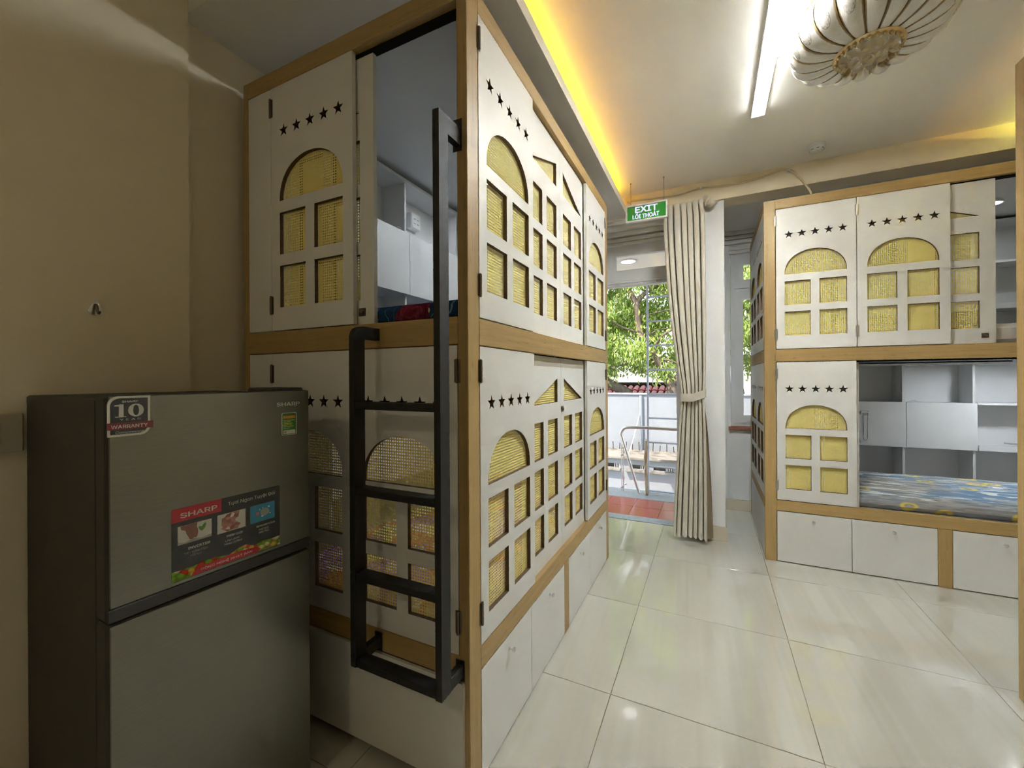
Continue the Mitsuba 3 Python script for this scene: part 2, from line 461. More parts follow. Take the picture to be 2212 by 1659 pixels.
TH = .018
def panel_meshes(kind, W, H, up):
    wins, stars = openings(kind, W, up)
    poly = sbox(0, 0, W, H).difference(unary_union(wins + stars))
    m = extr(poly, TH, -TH)
    n, c = m.face_normals, m.triangles_center
    outer = (c[:, 0] < 1e-6) | (c[:, 0] > W - 1e-6) | (c[:, 1] < 1e-6) | (c[:, 1] > H - 1e-6)
    edge = (np.abs(n[:, 2]) < .5) & ~outer
    a, b = m.submesh([np.nonzero(~edge)[0], np.nonzero(edge)[0]], append=False)
    return a, b, wins, stars

def panel(bed, name, T, u0, u1, z0, z1, kind, w=0.0, hinges=None, hinge_mat='bronze', lock=None):
    W, H, up = round(u1 - u0, 4), round(z1 - z0, 4), z0 > 1.2
    kk = ('panel', kind, W, H, up)
    if kk not in _cache:
        a, b, wins, stars = panel_meshes(kind, W, H, up)
        _cache[kk] = (mikit.ply(a, 'white_melamine'), mikit.ply(b, 'cut_edge'), [mikit.ply(cane_mesh(q), 'cane') for q in wins],
                      mikit.ply(bx(stars[0].bounds[0] - .01, stars[-1].bounds[2] + .01, stars[0].bounds[1] - .01, stars[0].bounds[3] + .01, 0, .002), 'dark_acrylic') if stars else None)
    face, edge, canes, back = _cache[kk]
    M = at(T, u0, z0, w)
    k = uniq(f'{bed}__{name}')
    add(k, face, None, T=M)
    sub(add(k + '__cutout_edge', edge, None, T=M), 'dark brown bare board edge of the cut-outs')
    for cn in canes:
        add(k + '__cane_pane', cn, None, T=at(T, u0, z0, w - TH + .001))
    labels[[q for q in scene if q.startswith(k + '__cane_pane')][0]] = {'label': 'yellow woven cane webbing with small holes'}
    if back is not None:
        add(k + '__star_backing', back, None, T=at(T, u0, z0, w - TH - .003))
    if kind != 'arch' and not up:
        sub(add(k + '__top_strip', fbox(T, u0 + .001, u1 - .001, z1 - .052, z1 - .001, w + .0003, w + .0012, 0), 'strip_beige'), 'pale brown strip along the top edge')
    if hinges:
        uh = u0 if hinges == 'L' else u1
        for zz in (z0 + .115, z1 - .09):
            hm = cached(('hinge', hinges), lambda: join(cyl((0, -.04, .004), (0, .04, .004), .0055, 12), cyl((0, -.043, .004), (0, .043, .004), .003, 8), bx(-.012, .012, -.04, .04, -.0005, .0018, .0005)), hinge_mat)
            add(k + '__hinge', hm, None, T=at(T, uh, zz, w + .0005))
    if lock is not None:
        lm = cached(('lock',), lambda: join(bx(-.018, .018, -.016, .016, 0, .003, .001), lathe([(0, .012), (.007, .011), (.009, .008), (.009, 0)], 16)), 'bronze')
        add(k + '__lock', lm, None, T=at(T, lock[0], lock[1], w + .0003))
    return k

def knob_mesh():
    return lathe([(0, .024), (.007, .0235), (.0105, .021), (.0105, .018), (.006, .014), (.0042, .010), (.0042, .003), (.007, .001), (.007, 0)], 20)

def drawer(bed, T, u0, u1, z0=.006, z1=zRB - .004, knob=True, ku=None):
    k = uniq(f'{bed}__drawer')
    W, H = round(u1 - u0, 4), round(z1 - z0, 4)
    add(k, cached(('drw', W, H), lambda: bx(0.0012, W - .0012, 0, H, -.018, 0, .0012), 'white_melamine'), None, T=at(T, u0, z0))
    if knob:
        add(k + '__knob', cached('knob', knob_mesh, 'chrome', 40), None, T=at(T, ku if ku else (u0 + u1) / 2, .341, .0003))
    return k

def fbox(T, u0, u1, v0, v1, w0, w1, b=.002):
    m = bx(u0, u1, v0, v1, w0, w1, b)
    m.apply_transform(T)
    return m

def rails(bed, T, u0, u1, wood, zt=zT, d=.035):
    for a, b in ((zDT, zt), (zLT, zDB), (zRB, zLB)):
        add(bed + '__rail', fbox(T, u0, u1, a, b, -d, 0), wood)
    # sliding track lines under the upper rails
    for z in (zDT, zLT):
        add(bed + '__track', fbox(T, u0, u1, z - .012, z - .0005, -.06, -.030, 0), 'black_gap')

def shelving(bed, T, uA, uB, z0, divs, doors, D, right=None):
    """T: the frame of the back board's face, outward into the bay"""
    b = bed + '__shelving'
    if b not in labels:
        labels[b] = {'label': 'white shelves and cupboards along the back of the bays'}
    def bo(name, *a):
        return add(f'{b}__{name}', fbox(T, *a, .0015), 'inner_white')
    bo('shelf', uA, uB, z0 + 1.066, z0 + 1.084, 0, D)
    d0, d1_ = min(a for a, _ in doors), max(c for _, c in doors)
    bo('shelf', d0, d1_, z0 + .718, z0 + .732, 0, D - .019)
    bo('shelf', d0, d1_, z0 + .336, z0 + .352, 0, D - .019)
    for u in divs:
        bo('divider', u - .009, u + .009, z0 + .01, z0 + 1.066, 0, D - .0185)
    for a, c in doors:
        bo('cupboard_door', a + .001, c - .001, z0 + .335, z0 + .738, D - .018, D)
    if right:
        bo('shelf', right[0], right[1], z0 + .722, z0 + .741, 0, D)
        bo('shelf', right[0], right[1], z0 + .338, z0 + .352, 0, D)
        bo('shelf_lip', right[0], right[1], z0 + .338, z0 + .385, D, D + .012)

def post(bed, x0, x1, y0, y1, z0=0.0, z1=zT):
    return add(bed + '__post', bx(x0, x1, y0, y1, z0, z1, .002), 'wood_z')

def pod_lamp(x, y, z, L, lab):
    k = thing('pod_lamp', lab, 'ceiling lamp', 'lamps inside the bunk bays')
    add(k + '__housing', lathe([(.052, 0), (.06, -.004), (.062, -.016), (.058, -.018), (.052, -.016)], 32, trimesh.transformations.translation_matrix((x, y, z))), 'pvc')
    a = np.arange(24) * 2 * np.pi / 24
    v = np.c_[x + .052 * np.cos(a), y + .052 * np.sin(a), np.full(24, z - .014)]
    m = trimesh.Trimesh(np.vstack([v, [[x, y, z - .014]]]), [[24, (i + 1) % 24, i] for i in range(24)], process=False)
    kk = add(k + '__diffuser', m, 'tube_face')
    scene[kk]['emitter'] = {'type': 'area', 'radiance': rgb(*L)}

# --- bed A: the near bunk on the left
A = thing('bunk_bed', 'large white and oak box bunk bed on the left, black ladder on its end', 'bunk bed', 'box bunk beds')
XA, YA0, YA1, XAL = -.752, 1.187, 3.285, -2.0
TAl = frameT((XA, 0, 0), (0, 1, 0), (1, 0, 0))
TAs = frameT((0, YA0, 0), (1, 0, 0), (0, -1, 0))
post(A, XA - .042, XA, YA0, 1.262)
post(A, XA - .04, XA, 3.215, YA1)
post(A, XAL, -1.965, YA0, YA0 + .05)
post(A, XAL, -1.965, YA1 - .05, YA1)
rails(A, TAl, 1.262, 3.215, 'wood_y')
rails(A, TAs, -1.965, XA - .042, 'wood_x')
U0, U1, L0, L1 = zDB + .004, zDT - .004, zLB + .004, zLT - .004
for z0, z1 in ((U0, U1), (L0, L1)):
    up = z0 > 1.2
    panel(A, 'door', TAl, 1.266, 1.766, z0, z1, 'arch', 0, 'L')
    panel(A, 'sliding_panel', TAl, 1.715, 2.214, z0 - .004, z1 - .002, 'seam_right', -.026)
    panel(A, 'sliding_panel', TAl, 2.216, 2.715, z0 - .004, z1 - .002, 'seam_left', -.026, lock=None if up else (2.237, 1.274))
    panel(A, 'door', TAl, 2.678, 3.212, z0, z1, 'arch', 0, 'R')
add(A + '__drawer_post', fbox(TAl, 2.187, 2.262, 0, zRB, -.03, 0), 'wood_z')
for a, b in ((1.264, 1.717), (1.718, 2.186), (2.264, 2.73), (2.731, 3.213)):
    drawer(A, TAl, a, b)
# its end with the ladder
for z0, z1 in ((U0, U1), (L0, L1)):
    add(A + '__cover_strip', fbox(TAs, -1.961, -1.799, z0, z1, -.018, 0, .001), 'white_melamine')
panel(A, 'door', TAs, -1.796, -1.290, U0, U1, 'arch', 0, 'L')
panel(A, 'sliding_panel', TAs, -1.70, -1.205, U0 - .004, U1 - .02, 'seam_left', -.026, lock=(-1.268, 1.722))
panel(A, 'door', TAs, -1.796, -1.3025, L0, L1, 'arch', 0, 'L')
panel(A, 'door', TAs, -1.2995, -.797, L0, L1, 'arch', 0, 'R')
bp = extr(Polygon([(XAL + .012, .034), (-.772, .034), (-.772, .392), (-.776, .398), (-.782, .400), (XAL + .012, .400)]), .012)
bp.apply_transform(TAs)
bp.apply_translation((0, -.0005, 0))
add(A + '__base_panel', bp, 'white_melamine')
# carcass
add(A + '__deck', bx(XAL + .016, XA - .04, YA0 + .04, YA1 - .02, 1.58, 1.664, .002), 'inner_white')
add(A + '__deck', bx(XAL + .016, XA - .04, YA0 + .04, YA1 - .02, .41, .478, .002), 'inner_white')
add(A + '__top_panel', bx(XAL + .016, XA - .036, YA0 + .036, YA1 - .02, zDT + .006, zDT + .024), 'inner_white')
add(A + '__back_panel', bx(XAL, XAL + .015, YA0 + .052, YA1 - .052, .03, zT - .01), 'inner_white')
add(A + '__end_panel', bx(-1.964, XA - .042, YA1 - .018, YA1, .0, zT), 'white_melamine')
TAb = frameT((XAL + .0155, 0, 0), (0, 1, 0), (1, 0, 0))
shelving(A, TAb, 1.25, 3.25, zDB, (1.50, 2.087, 2.67), ((1.49, 2.107), (2.107, 2.68)), .205)
shelving(A, TAb, 1.25, 3.25, zLB, (1.50, 2.087, 2.67), ((1.49, 2.107), (2.107, 2.68)), .205)

# --- bed B: the bunk at the back right
B = thing('bunk_bed', 'white and oak box bunk bed at the back right with an open lower bay', 'bunk bed', 'box bunk beds')
XB, YB, XBR, YBB = .390, 3.767, 2.49, 5.0
TBf = frameT((0, YB, 0), (1, 0, 0), (0, -1, 0))
TBs = frameT((XB, 0, 0), (0, -1, 0), (-1, 0, 0))
post(B, XB, .468, YB, YB + .035)
post(B, XBR - .078, XBR, YB, YB + .035)
post(B, XB, XB + .04, YBB - .06, YBB)
rails(B, TBf, .468, XBR - .078, 'wood_x', d=.035)
rails(B, TBs, -(YBB - .06), -(YB + .035), 'wood_y', d=.03)
panel(B, 'door', TBf, .472, .975, U0, U1, 'arch', 0, 'L', 'steel')
panel(B, 'door', TBf, .980, 1.484, U0, U1, 'arch', 0, 'L', 'steel')
panel(B, 'sliding_panel', TBf, 1.215, 1.715, U0 - .004, U1 - .006, 'seam_left', -.026, lock=(1.662, 1.722))
panel(B, 'door', TBf, .472, .972, L0, L1, 'arch', 0, 'L', 'steel')
panel(B, 'sliding_panel', TBf, .495, .992, L0 - .004, L1 - .010, 'seam_right', -.026)
for a, b in ((.470, .9405), (.9415, 1.4125), (1.488, 1.96), (1.961, 2.41)):
    drawer(B, TBf, a, b, ku=1.738 if a > 1.45 and a < 1.9 else None)
add(B + '__drawer_post', fbox(TBf, 1.4135, 1.487, 0, zRB, -.03, 0), 'wood_z')
for z0, z1 in ((U0, U1), (L0, L1)):
    panel(B, 'door', TBs, -4.365, -3.806, z0, z1, 'arch', 0)
    panel(B, 'door', TBs, -4.935, -4.369, z0, z1, 'arch', 0)
add(B + '__base_panel', fbox(TBs, -4.94, -3.804, .012, zRB - .002, -.015, 0, .001), 'white_melamine')
add(B + '__deck', bx(XB + .04, XBR - .02, YB + .04, YBB - .03, 1.58, 1.664, .002), 'inner_white')
add(B + '__deck', bx(XB + .04, XBR - .02, YB + .04, YBB - .03, .41, .478, .002), 'inner_white')
add(B + '__top_panel', bx(XB + .04, XBR - .02, YB + .036, YBB - .02, zDT + .006, zDT + .024), 'inner_white')
add(B + '__back_panel', bx(XB + .041, XBR - .02, YBB - .015, YBB, .03, zT - .01), 'inner_white')
add(B + '__end_panel', bx(XBR - .018, XBR, YB + .037, YBB, 0, zT), 'white_melamine')
TBb = frameT((0, YBB - .0155, 0), (1, 0, 0), (0, -1, 0))
for z0 in (zDB, zLB):
    shelving(B, TBb, .5, XBR - .02, z0, (1.10, 1.563, 2.02), ((1.09, 1.577), (1.577, 2.036)), .235, right=(2.036, XBR - .02))

# --- bed C: the bunk at the right edge
Cb = thing('bunk_bed', 'oak framed bunk bed at the right edge, only its corner post in view', 'bunk bed', 'box bunk beds')
XC, YC1, YC0, XCR = 1.247, 2.615, .515, 2.49
TC = frameT((XC, 0, 0), (0, -1, 0), (-1, 0, 0))
TCe = frameT((0, YC1, 0), (-1, 0, 0), (0, 1, 0))
post(Cb, XC, XC + .042, YC1 - .078, YC1)
post(Cb, XC, XC + .042, YC0, YC0 + .078)
post(Cb, XCR - .04, XCR, YC1 - .04, YC1)
rails(Cb, TC, -(YC1 - .078), -(YC0 + .078), 'wood_y')
for a, b in ((zDT, zT), (zLT, zDB), (zRB, zLB)):
    add(Cb + '__rail', fbox(TCe, -(XCR - .04), -(XC + .042), a, b, -.035, 0), 'wood_x')
for z0, z1 in ((U0, U1), (L0, L1)):
    panel(Cb, 'door', TC, -2.533, -2.033, z0, z1, 'arch', 0, 'L', 'steel')
    panel(Cb, 'sliding_panel', TC, -2.085, -1.586, z0 - .004, z1 - .002, 'seam_right', -.026)
    panel(Cb, 'sliding_panel', TC, -1.584, -1.085, z0 - .004, z1 - .002, 'seam_left', -.026)
    panel(Cb, 'door', TC, -1.121, -.597, z0, z1, 'arch', 0, 'R', 'steel')
    add(Cb + '__end_panel', fbox(TCe, -(XCR - .042), -(XC + .044), z0, z1, -.018, 0, .001), 'white_melamine')
add(Cb + '__base_panel', fbox(TCe, -(XCR - .042), -(XC + .044), .012, zRB - .002, -.018, 0, .001), 'white_melamine')
add(Cb + '__drawer_post', fbox(TC, -1.602, -1.527, 0, zRB, -.03, 0), 'wood_z')
for a, b in ((-2.535, -2.07), (-2.069, -1.603), (-1.526, -1.06), (-1.059, -.595)):
    drawer(Cb, TC, a, b)
add(Cb + '__deck', bx(XC + .04, XCR - .02, YC0 + .02, YC1 - .037, 1.58, 1.664, .002), 'inner_white')
add(Cb + '__deck', bx(XC + .04, XCR - .02, YC0 + .02, YC1 - .037, .41, .478, .002), 'inner_white')
add(Cb + '__top_panel', bx(XC + .036, XCR - .02, YC0 + .036, YC1 - .037, zDT + .006, zDT + .024), 'inner_white')
add(Cb + '__back_panel', bx(XCR - .015, XCR, YC0, YC1 - .042, .03, zT - .01), 'inner_white')
add(Cb + '__end_panel', bx(XC + .044, XCR - .016, YC0, YC0 + .018, 0, zT), 'white_melamine')

pod_lamp(-1.32, 2.35, zDT + .005, POD_L, 'round white lamp on the ceiling of the open upper bay of the left bunk bed')
pod_lamp(-1.30, 1.95, 1.579, POD_LOW_L, 'round white lamp on the ceiling of the caned lower bay of the left bunk bed')
pod_lamp(2.12, 4.35, 1.579, POD_L, 'round white lamp above the blue mattress in the back right bunk bed')
pod_lamp(1.95, 4.35, zDT + .005, POD_LOW_L, 'round white lamp in the upper bay of the back right bunk bed')

# --- mattresses
def mattress(x0, x1, y0, y1, z0, z1, puff=.012, r=.03, seed=0):
    nx, ny = 48, 40
    m = bx(x0, x1, y0, y1, z0, z1, r)
    for _ in range(5):
        m = m.subdivide()
    v = np.array(m.vertices)
    top = np.clip((v[:, 2] - z0) / (z1 - z0), 0, 1)
    fx = np.clip(np.minimum(v[:, 0] - x0, x1 - v[:, 0]) / .25, 0, 1)
    fy = np.clip(np.minimum(v[:, 1] - y0, y1 - v[:, 1]) / .25, 0, 1)
    e = np.minimum(fx, fy)
    e = e * e * (3 - 2 * e)
    v[:, 2] += top * (puff * 1.6 * e + puff * .8 * (meshkit.fbm(v * 5, 3, seed) - .5))
    m.vertices = v
    return m
tag(add('mattress', mattress(-1.775, -.803, 1.236, 3.22, 1.6655, 1.742, .004, .018), 'rose_cloth', smooth=40), 'navy mattress with a red rose in the upper bay of the left bunk bed', 'mattress', 'mattresses in the bunk bays')
tag(add('mattress', mattress(-1.775, -.803, 1.242, 3.22, .480, .60, .008), 'patch_cloth', smooth=40), 'colourful mattress glimpsed through the cane of the lower left bay behind the ladder', 'mattress', 'mattresses in the bunk bays')
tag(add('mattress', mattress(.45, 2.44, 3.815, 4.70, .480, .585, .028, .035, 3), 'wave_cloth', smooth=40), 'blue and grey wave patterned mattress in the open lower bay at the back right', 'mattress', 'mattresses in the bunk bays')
tag(add('mattress', mattress(.45, 2.44, 3.815, 4.70, 1.666, 1.80, .012), 'grey_cloth', smooth=40), 'pale mattress in the half hidden upper bay at the far right', 'mattress', 'mattresses in the bunk bays')

# --- fittings inside the bays
def folding_hanger(T, u, z, lab, L=.262):
    k = thing('folding_hanger', lab, 'hanger', 'folding hangers on the cupboard doors')
    M = at(T, u, z)
    add(k + '__bracket', join(bx(-.028, .028, -.008, .010, .0005, .006, .001), bx(-.03, -.022, -.02, .014, .006, .018, .001), bx(.022, .03, -.02, .014, .006, .018, .001), cyl((-.03, 0, .014), (.03, 0, .014), .005, 10)), 'chrome', T=M, smooth=35)
    pts = [(-.017, -.004, .014), (-.017, -.06, .014), (-.015, -L * .75, .013), (-.010, -L + .012, .012), (0, -L, .012), (.010, -L + .012, .012), (.015, -L * .75, .013), (.017, -.06, .014), (.017, -.004, .014)]
    add(k + '__wire_loop', tube(spline(pts, 40), .0022, 8), 'dark_wire', T=M, smooth=True)
folding_hanger(at(TAb, 0, 0, .2055), 2.40, 2.315, 'chrome folding hanger on the cupboard door in the upper left bay')
folding_hanger(at(TBb, 0, 0, .2355), 1.285, 1.125, 'chrome folding hanger on the cupboard door above the blue mattress')
k = thing('power_socket', 'white surface mounted socket box in the cubby of the upper left bay', 'socket')
MS = at(TAb, 2.36, 2.60, 0)
add(k + '__box', bx(-.05, .05, -.058, .058, .0005, .048, .004), 'pvc', T=MS)
add(k + '__face_plate', bx(-.046, .046, -.054, .054, .0485, .053, .002), 'pvc', T=MS)
for du in (-.018, .018):
    add(k + '__outlet', join([cyl((du + a, b, .0528), (du + a, b, .0535), .0035, 10) for a in (-.006, .006) for b in (-.02, .012)]), 'black_gap', T=MS)
k = thing('metal_clip', 'small metal clip lying on the cupboard ledge above the blue mattress', 'clip', 'metal clips on the cupboard ledges')
Mc = at(TBb, 1.63, zLB + .7385, .222)
add(k + '__spring', tube(spline([(-.02, .004, 0), (-.016, .013, 0), (0, .016, 0), (.016, .013, 0), (.02, .004, 0)], 16), .003, 8), 'steel', T=Mc, smooth=True)
add(k + '__base', bx(-.022, .022, 0, .004, -.006, .006, .001), 'steel', T=Mc)
k = thing('metal_clip', 'small metal clip lying on the cupboard ledge of the upper left bay', 'clip', 'metal clips on the cupboard ledges')
Mc = at(TAb, 2.02, zDB + .7385, .19)
add(k + '__spring', tube(spline([(-.02, .004, 0), (-.016, .013, 0), (0, .016, 0), (.016, .013, 0), (.02, .004, 0)], 16), .003, 8), 'steel', T=Mc, smooth=True)
add(k + '__base', bx(-.022, .022, 0, .004, -.006, .006, .001), 'steel', T=Mc)

tag(add('metal_rod', cyl((2.19, 4.744, .897), (2.36, 4.742, .876), .007, 12), 'steel', smooth=40), 'short metal rod on the shelf lip at the right of the open lower bay', 'rod')
# --- the ladder
Ld = thing('bed_ladder', 'black metal ladder hung on the end of the left bunk bed beside the fridge', 'ladder')
lx0, lx1, ly0, ly1 = -1.177, -.777, 1.061, 1.111
def arc_rail(x0, x1, zb, zt, r=.045, t=.045):
    poly = [(ly0, zb), (ly1 - .0, zb), (ly1, zt - t)]
    poly += [(YA0 - .0015, zt - t), (YA0 - .0015, zt)]
    th = np.linspace(math.pi / 2, math.pi, 9)
    poly += [(ly0 + r + r * math.cos(t), zt - r + r * math.sin(t)) for t in th]
    m = extr(Polygon(poly), x1 - x0)
    m.apply_transform(np.array([[0, 0, 1, x0], [1, 0, 0, 0], [0, 1, 0, 0], [0, 0, 0, 1.]]))
    return m
add(Ld + '__rail', arc_rail(lx0, lx0 + .025, .418, 1.645), 'black_paint', smooth=30)
add(Ld + '__rail', arc_rail(lx1 - .025, lx1, .418, 2.318, .004, .06), 'black_paint', smooth=30)
for z in (.433, .743, 1.05, 1.357):
    k = add(Ld + '__rung', bx(lx0 + .0255, lx1 - .0255, ly0 + .001, ly1 - .001, z - .0135, z + .0125, .002), 'black_paint')
    if .5 < z:
        pts = [(x, y) for x in np.arange(lx0 + .045, lx1 - .035, .02) for y in (ly0 + .012, ly0 + .025, ly0 + .038)]
        add(k + '__grip_studs', join([trimesh.creation.cone(.004, .0025, sections=8, transform=trimesh.transformations.translation_matrix((x, y, z + .0122))) for x, y in pts]), 'black_paint')
        labels[k + '__grip_studs'] = {'kind': 'stuff'}
for x0 in (lx0, lx1 - .025):
    add(Ld + '__arm', bx(x0, x0 + .025, ly1 + .0003, YA0 - .0035, .418, .462, .002), 'black_paint')
    add(Ld + '__foot_plate', bx(x0 - .006, x0 + .031, YA0 - .0032, YA0 - .0012, .403, .475, .001), 'black_paint')
add(Ld + '__foot_plate', bx(lx1 - .031, lx1 + .006, YA0 - .0032, YA0 - .0012, 2.24, 2.352, .001), 'black_paint')

# ------------------------------------------------------------------ fridge
ang = math.radians(3.0)
FA = np.array([-1.335, .463])
Uf, Nf = (math.sin(ang), math.cos(ang), 0), (math.cos(ang), -math.sin(ang), 0)
TF = frameT((FA[0], FA[1], 0), Uf, Nf)
Fk = thing('fridge', 'grey steel two-door fridge standing against the wall at the lower left', 'fridge')
W = .537
add(Fk + '__body', fbox(TF, .002, W - .002, .03, 1.406, -.645, -.072, .006), 'fridge_grey')
def door_box(z0, z1):
    return extr(rrect(0, -.066, W, 0, .012), z1 - z0)
for nm, z0, z1 in (('freezer_door', .852, 1.414), ('lower_door', .045, .846)):
    k = f'{Fk}__{nm}'
    add(k, fbox(TF, 0, W, z0, z1, -.066, -.004, .006), 'fridge_grey')
    zz = (z0 + .034, z1 - .0015) if nm == 'freezer_door' else (z0 + .002, z1 - .004)
    add(k + '__steel_front', fbox(TF, .006, W - .002, zz[0], zz[1], -.0045, 0, .003), 'brushed_steel')
    add(k + '__gasket', fbox(TF, .012, W - .012, z0 + .012, z1 - .012, -.0718, -.0662, 0), 'black_gap')
add(Fk + '__freezer_door__handle_trim', fbox(TF, .001, W - .001, .8525, .8855, -.003, .003, .003), 'black_plastic')
add(Fk + '__hinge_cover', fbox(TF, W - .125, W - .014, 1.407, 1.424, -.16, -.012, .005), 'black_plastic')
for u in (.05, W - .05):
    add(Fk + '__foot', join([cyl(TF[:3, :3] @ np.array((u, 0, w)) + TF[:3, 3], TF[:3, :3] @ np.array((u, .031, w)) + TF[:3, 3], .02, 16) for w in (-.12, -.6)]), 'black_plastic')
# print on the doors
for nm, c in (('ink_black', (.008, .010, .014)), ('ink_white', (.75, .75, .73)), ('ink_silver', (.78, .78, .70)), ('ink_red', (.42, .012, .022)), ('ink_maroon', (.16, .008, .014)), ('ink_green', (.03, .17, .03)),
              ('ink_leaf', (.07, .22, .03)), ('ink_blue', (.03, .24, .42)), ('ink_brown', (.20, .075, .05)), ('ink_grey', (.38, .38, .35)), ('ink_orange', (.62, .20, .03)), ('ink_pink', (.65, .18, .22)), ('ink_yellow', (.55, .50, .12)), ('ink_logo', (.62, .62, .58))):
    plastic(nm, c, .15)
def food_fn(p, n, uv):
    d1, d2, k = voronoi((p.y + p.x) * 55, p.z * 75)
    c = mix((.50, .05, .03), (.62, .42, .10), dr.select(k > .35, 1.0, 0.0))
    c = mix(c, (.16, .30, .04), dr.select(k > .6, 1.0, 0.0))
    c = mix(c, (.68, .62, .42), dr.select(k > .82, 1.0, 0.0))
    return mix(c, c * .45, smoothstep(.25, .7, d1))
diffuse('ink_food', proc(food_fn))
def bone_fn(p, n, uv):
    d1, d2, k = voronoi((p.y + p.x) * 90, p.z * 110)
    c = mix((.22, .08, .06), (.55, .33, .27), k)
    return mix(c, (.78, .74, .68), dr.select(k > .8, 1.0, 0.0))
diffuse('ink_bones', proc(bone_fn))

def flat(key, poly, mat, T, w, t=.0004):
    return add(key, extr(poly, t, w), mat, T=T)
def fitted(s, u0, u1, v0, hgt, bold=True, w=0.0, t=.0003):
    m = meshkit.text_mesh(s, hgt, t, bold)
    b = m.bounds
    m.apply_translation((-b[0][0], 0, w))
    if u1 is not None:
        m.apply_scale([(u1 - u0) / (b[1][0] - b[0][0]), 1, 1])
    m.apply_translation((u0, v0, 0))
    return m
def text(key, s, u0, u1, v0, hgt, mat, T, bold=True, w=0.0):
    return add(key, fitted(s, u0, u1, v0, hgt, bold, w), mat, T=T)

add(Fk + '__freezer_door__logo', fitted('SHARP', .419, .500, 1.3615, .0125, True, .0002, .0008), 'ink_logo', T=TF)
# warranty sticker
S = thing('warranty_sticker', 'black and silver ten year compressor warranty sticker on the upper left of the fridge', 'sticker')
def badge(d):
    p = sbox(.003 + d, 1.311 + d, .0865 - d, 1.412 - d)
    cut = .022 - d * .6
    for cx, cz, sx, sz in ((.003 + d, 1.412 - d, 1, -1), (.0865 - d, 1.311 + d, -1, 1)):
        sq = sbox(min(cx, cx + sx * cut), min(cz, cz + sz * cut), max(cx, cx + sx * cut), max(cz, cz + sz * cut))
        p = p.difference(sq.difference(Point(cx + sx * cut, cz + sz * cut).buffer(cut, quad_segs=10)))
    return p
flat(S + '__border', badge(0), 'ink_silver', TF, .0003)
flat(S + '__field', badge(.0055), 'ink_black', TF, .0007)
one = unary_union([sbox(.0245, 1.360, .0335, 1.3915), sbox(.0175, 1.3590, .0385, 1.3610), Polygon([(.0165, 1.3895), (.0165, 1.3875), (.0245, 1.3865), (.0335, 1.3915)])])
zero = affinity.scale(Point(.0575, 1.3755).buffer(1, quad_segs=12), .0155, .0165).difference(affinity.scale(Point(.0575, 1.3755).buffer(1, quad_segs=12), .0058, .0135))
flat(S + '__numeral', one.union(zero), 'ink_white', TF, .0011)
text(S + '__lettering', 'SHARP', .030, .062, 1.3955, .0048, 'ink_white', TF, True, .0011)
text(S + '__lettering', 'Y E A R', .026, .067, 1.3505, .0048, 'ink_white', TF, False, .0011)
text(S + '__lettering', 'Compressor', .018, .073, 1.3185, .0056, 'ink_white', TF, False, .0011)
flat(S + '__ribbon', Polygon([(-.003 + .005, 1.328), (.092, 1.328), (.092, 1.3455), (.002, 1.3455)]), 'ink_maroon', TF, .0011)
text(S + '__lettering', 'WARRANTY', .010, .081, 1.3315, .0085, 'ink_white', TF, True, .0015)
# energy label
S = thing('energy_label', 'small green energy rating sticker on the upper right of the fridge', 'sticker')
flat(S + '__border', rrect(.4355, 1.2615, .488, 1.338, .004), 'ink_white', TF, .0003)
flat(S + '__field', rrect(.438, 1.2635, .4855, 1.336, .003), 'ink_green', TF, .0006)
flat(S + '__star_band', sbox(.4405, 1.318, .483, 1.328), 'ink_orange', TF, .0009)
for i in range(5):
    add(S + '__rating_star', extr(star_poly(.4448 + .0085 * i, 1.323, .0036 if i < 4 else .002, .0015), .0003, .0013), 'ink_yellow' if i < 4 else 'ink_orange', T=TF)
for i in range(6):
    zz = 1.3105 - .0052 * i
    flat(S + '__printed_line', sbox(.441, zz, .441 + (.040, .026, .033, .030, .036, .024)[i], zz + .0022), 'ink_yellow', TF, .0009, .0003)
flat(S + '__printed_foot', sbox(.441, 1.2655, .4825, 1.2785), 'ink_silver', TF, .0009)
add(S + '__seal', extr(Point(.4475, 1.272).buffer(.0045), .0003, .0013), 'ink_grey', T=TF)
# big advertising sticker
S = thing('advert_sticker', 'large dark advertising sticker with a red corner and three pictures on the fridge door', 'sticker')
flat(S + '__field', rrect(.130, .8965, .4275, 1.097, .006), 'ink_black', TF, .0003)
flat(S + '__red_corner', rrect(.130, 1.0595, .252, 1.097, .006).union(sbox(.14, 1.0595, .252, 1.097)).union(sbox(.13, 1.0595, .2, 1.08)), 'ink_red', TF, .0007)
text(S + '__lettering', 'SHARP', .150, .241, 1.0685, .0135, 'ink_white', TF, True, .0011)
text(S + '__lettering', 'Tươi Ngon Tuyệt Đối', .270, .411, 1.0705, .0105, 'ink_white', TF, False, .0007)
flat(S + '__picture', sbox(.144, .995, .226, 1.0465), 'ink_white', TF, .0007)
flat(S + '__picture__hand', unary_union([Polygon([(.158, 1.046), (.190, 1.046), (.188, 1.018), (.180, 1.003), (.172, 1.004), (.164, 1.022)]), Polygon([(.150, 1.046), (.160, 1.046), (.164, 1.03), (.152, 1.036)]), affinity.scale(Point(.186, 1.020).buffer(.006), 1, 2.6)]), 'ink_brown', TF, .0011)
flat(S + '__picture__leaf', unary_union([affinity.rotate(affinity.scale(Point(.206, 1.030).buffer(.0045), 1, 2.3), -25), affinity.rotate(affinity.scale(Point(.199, 1.026).buffer(.004), 1, 2.0), 30)]), 'ink_leaf', TF, .0011)
flat(S + '__picture__ground', Polygon([(.144, .995), (.226, .995), (.226, 1.003), (.2, .999), (.18, 1.004), (.16, .998), (.144, 1.004)]), 'ink_grey', TF, .0011)
k = flat(S + '__picture', sbox(.241, .993, .319, 1.049), 'ink_white', TF, .0007)
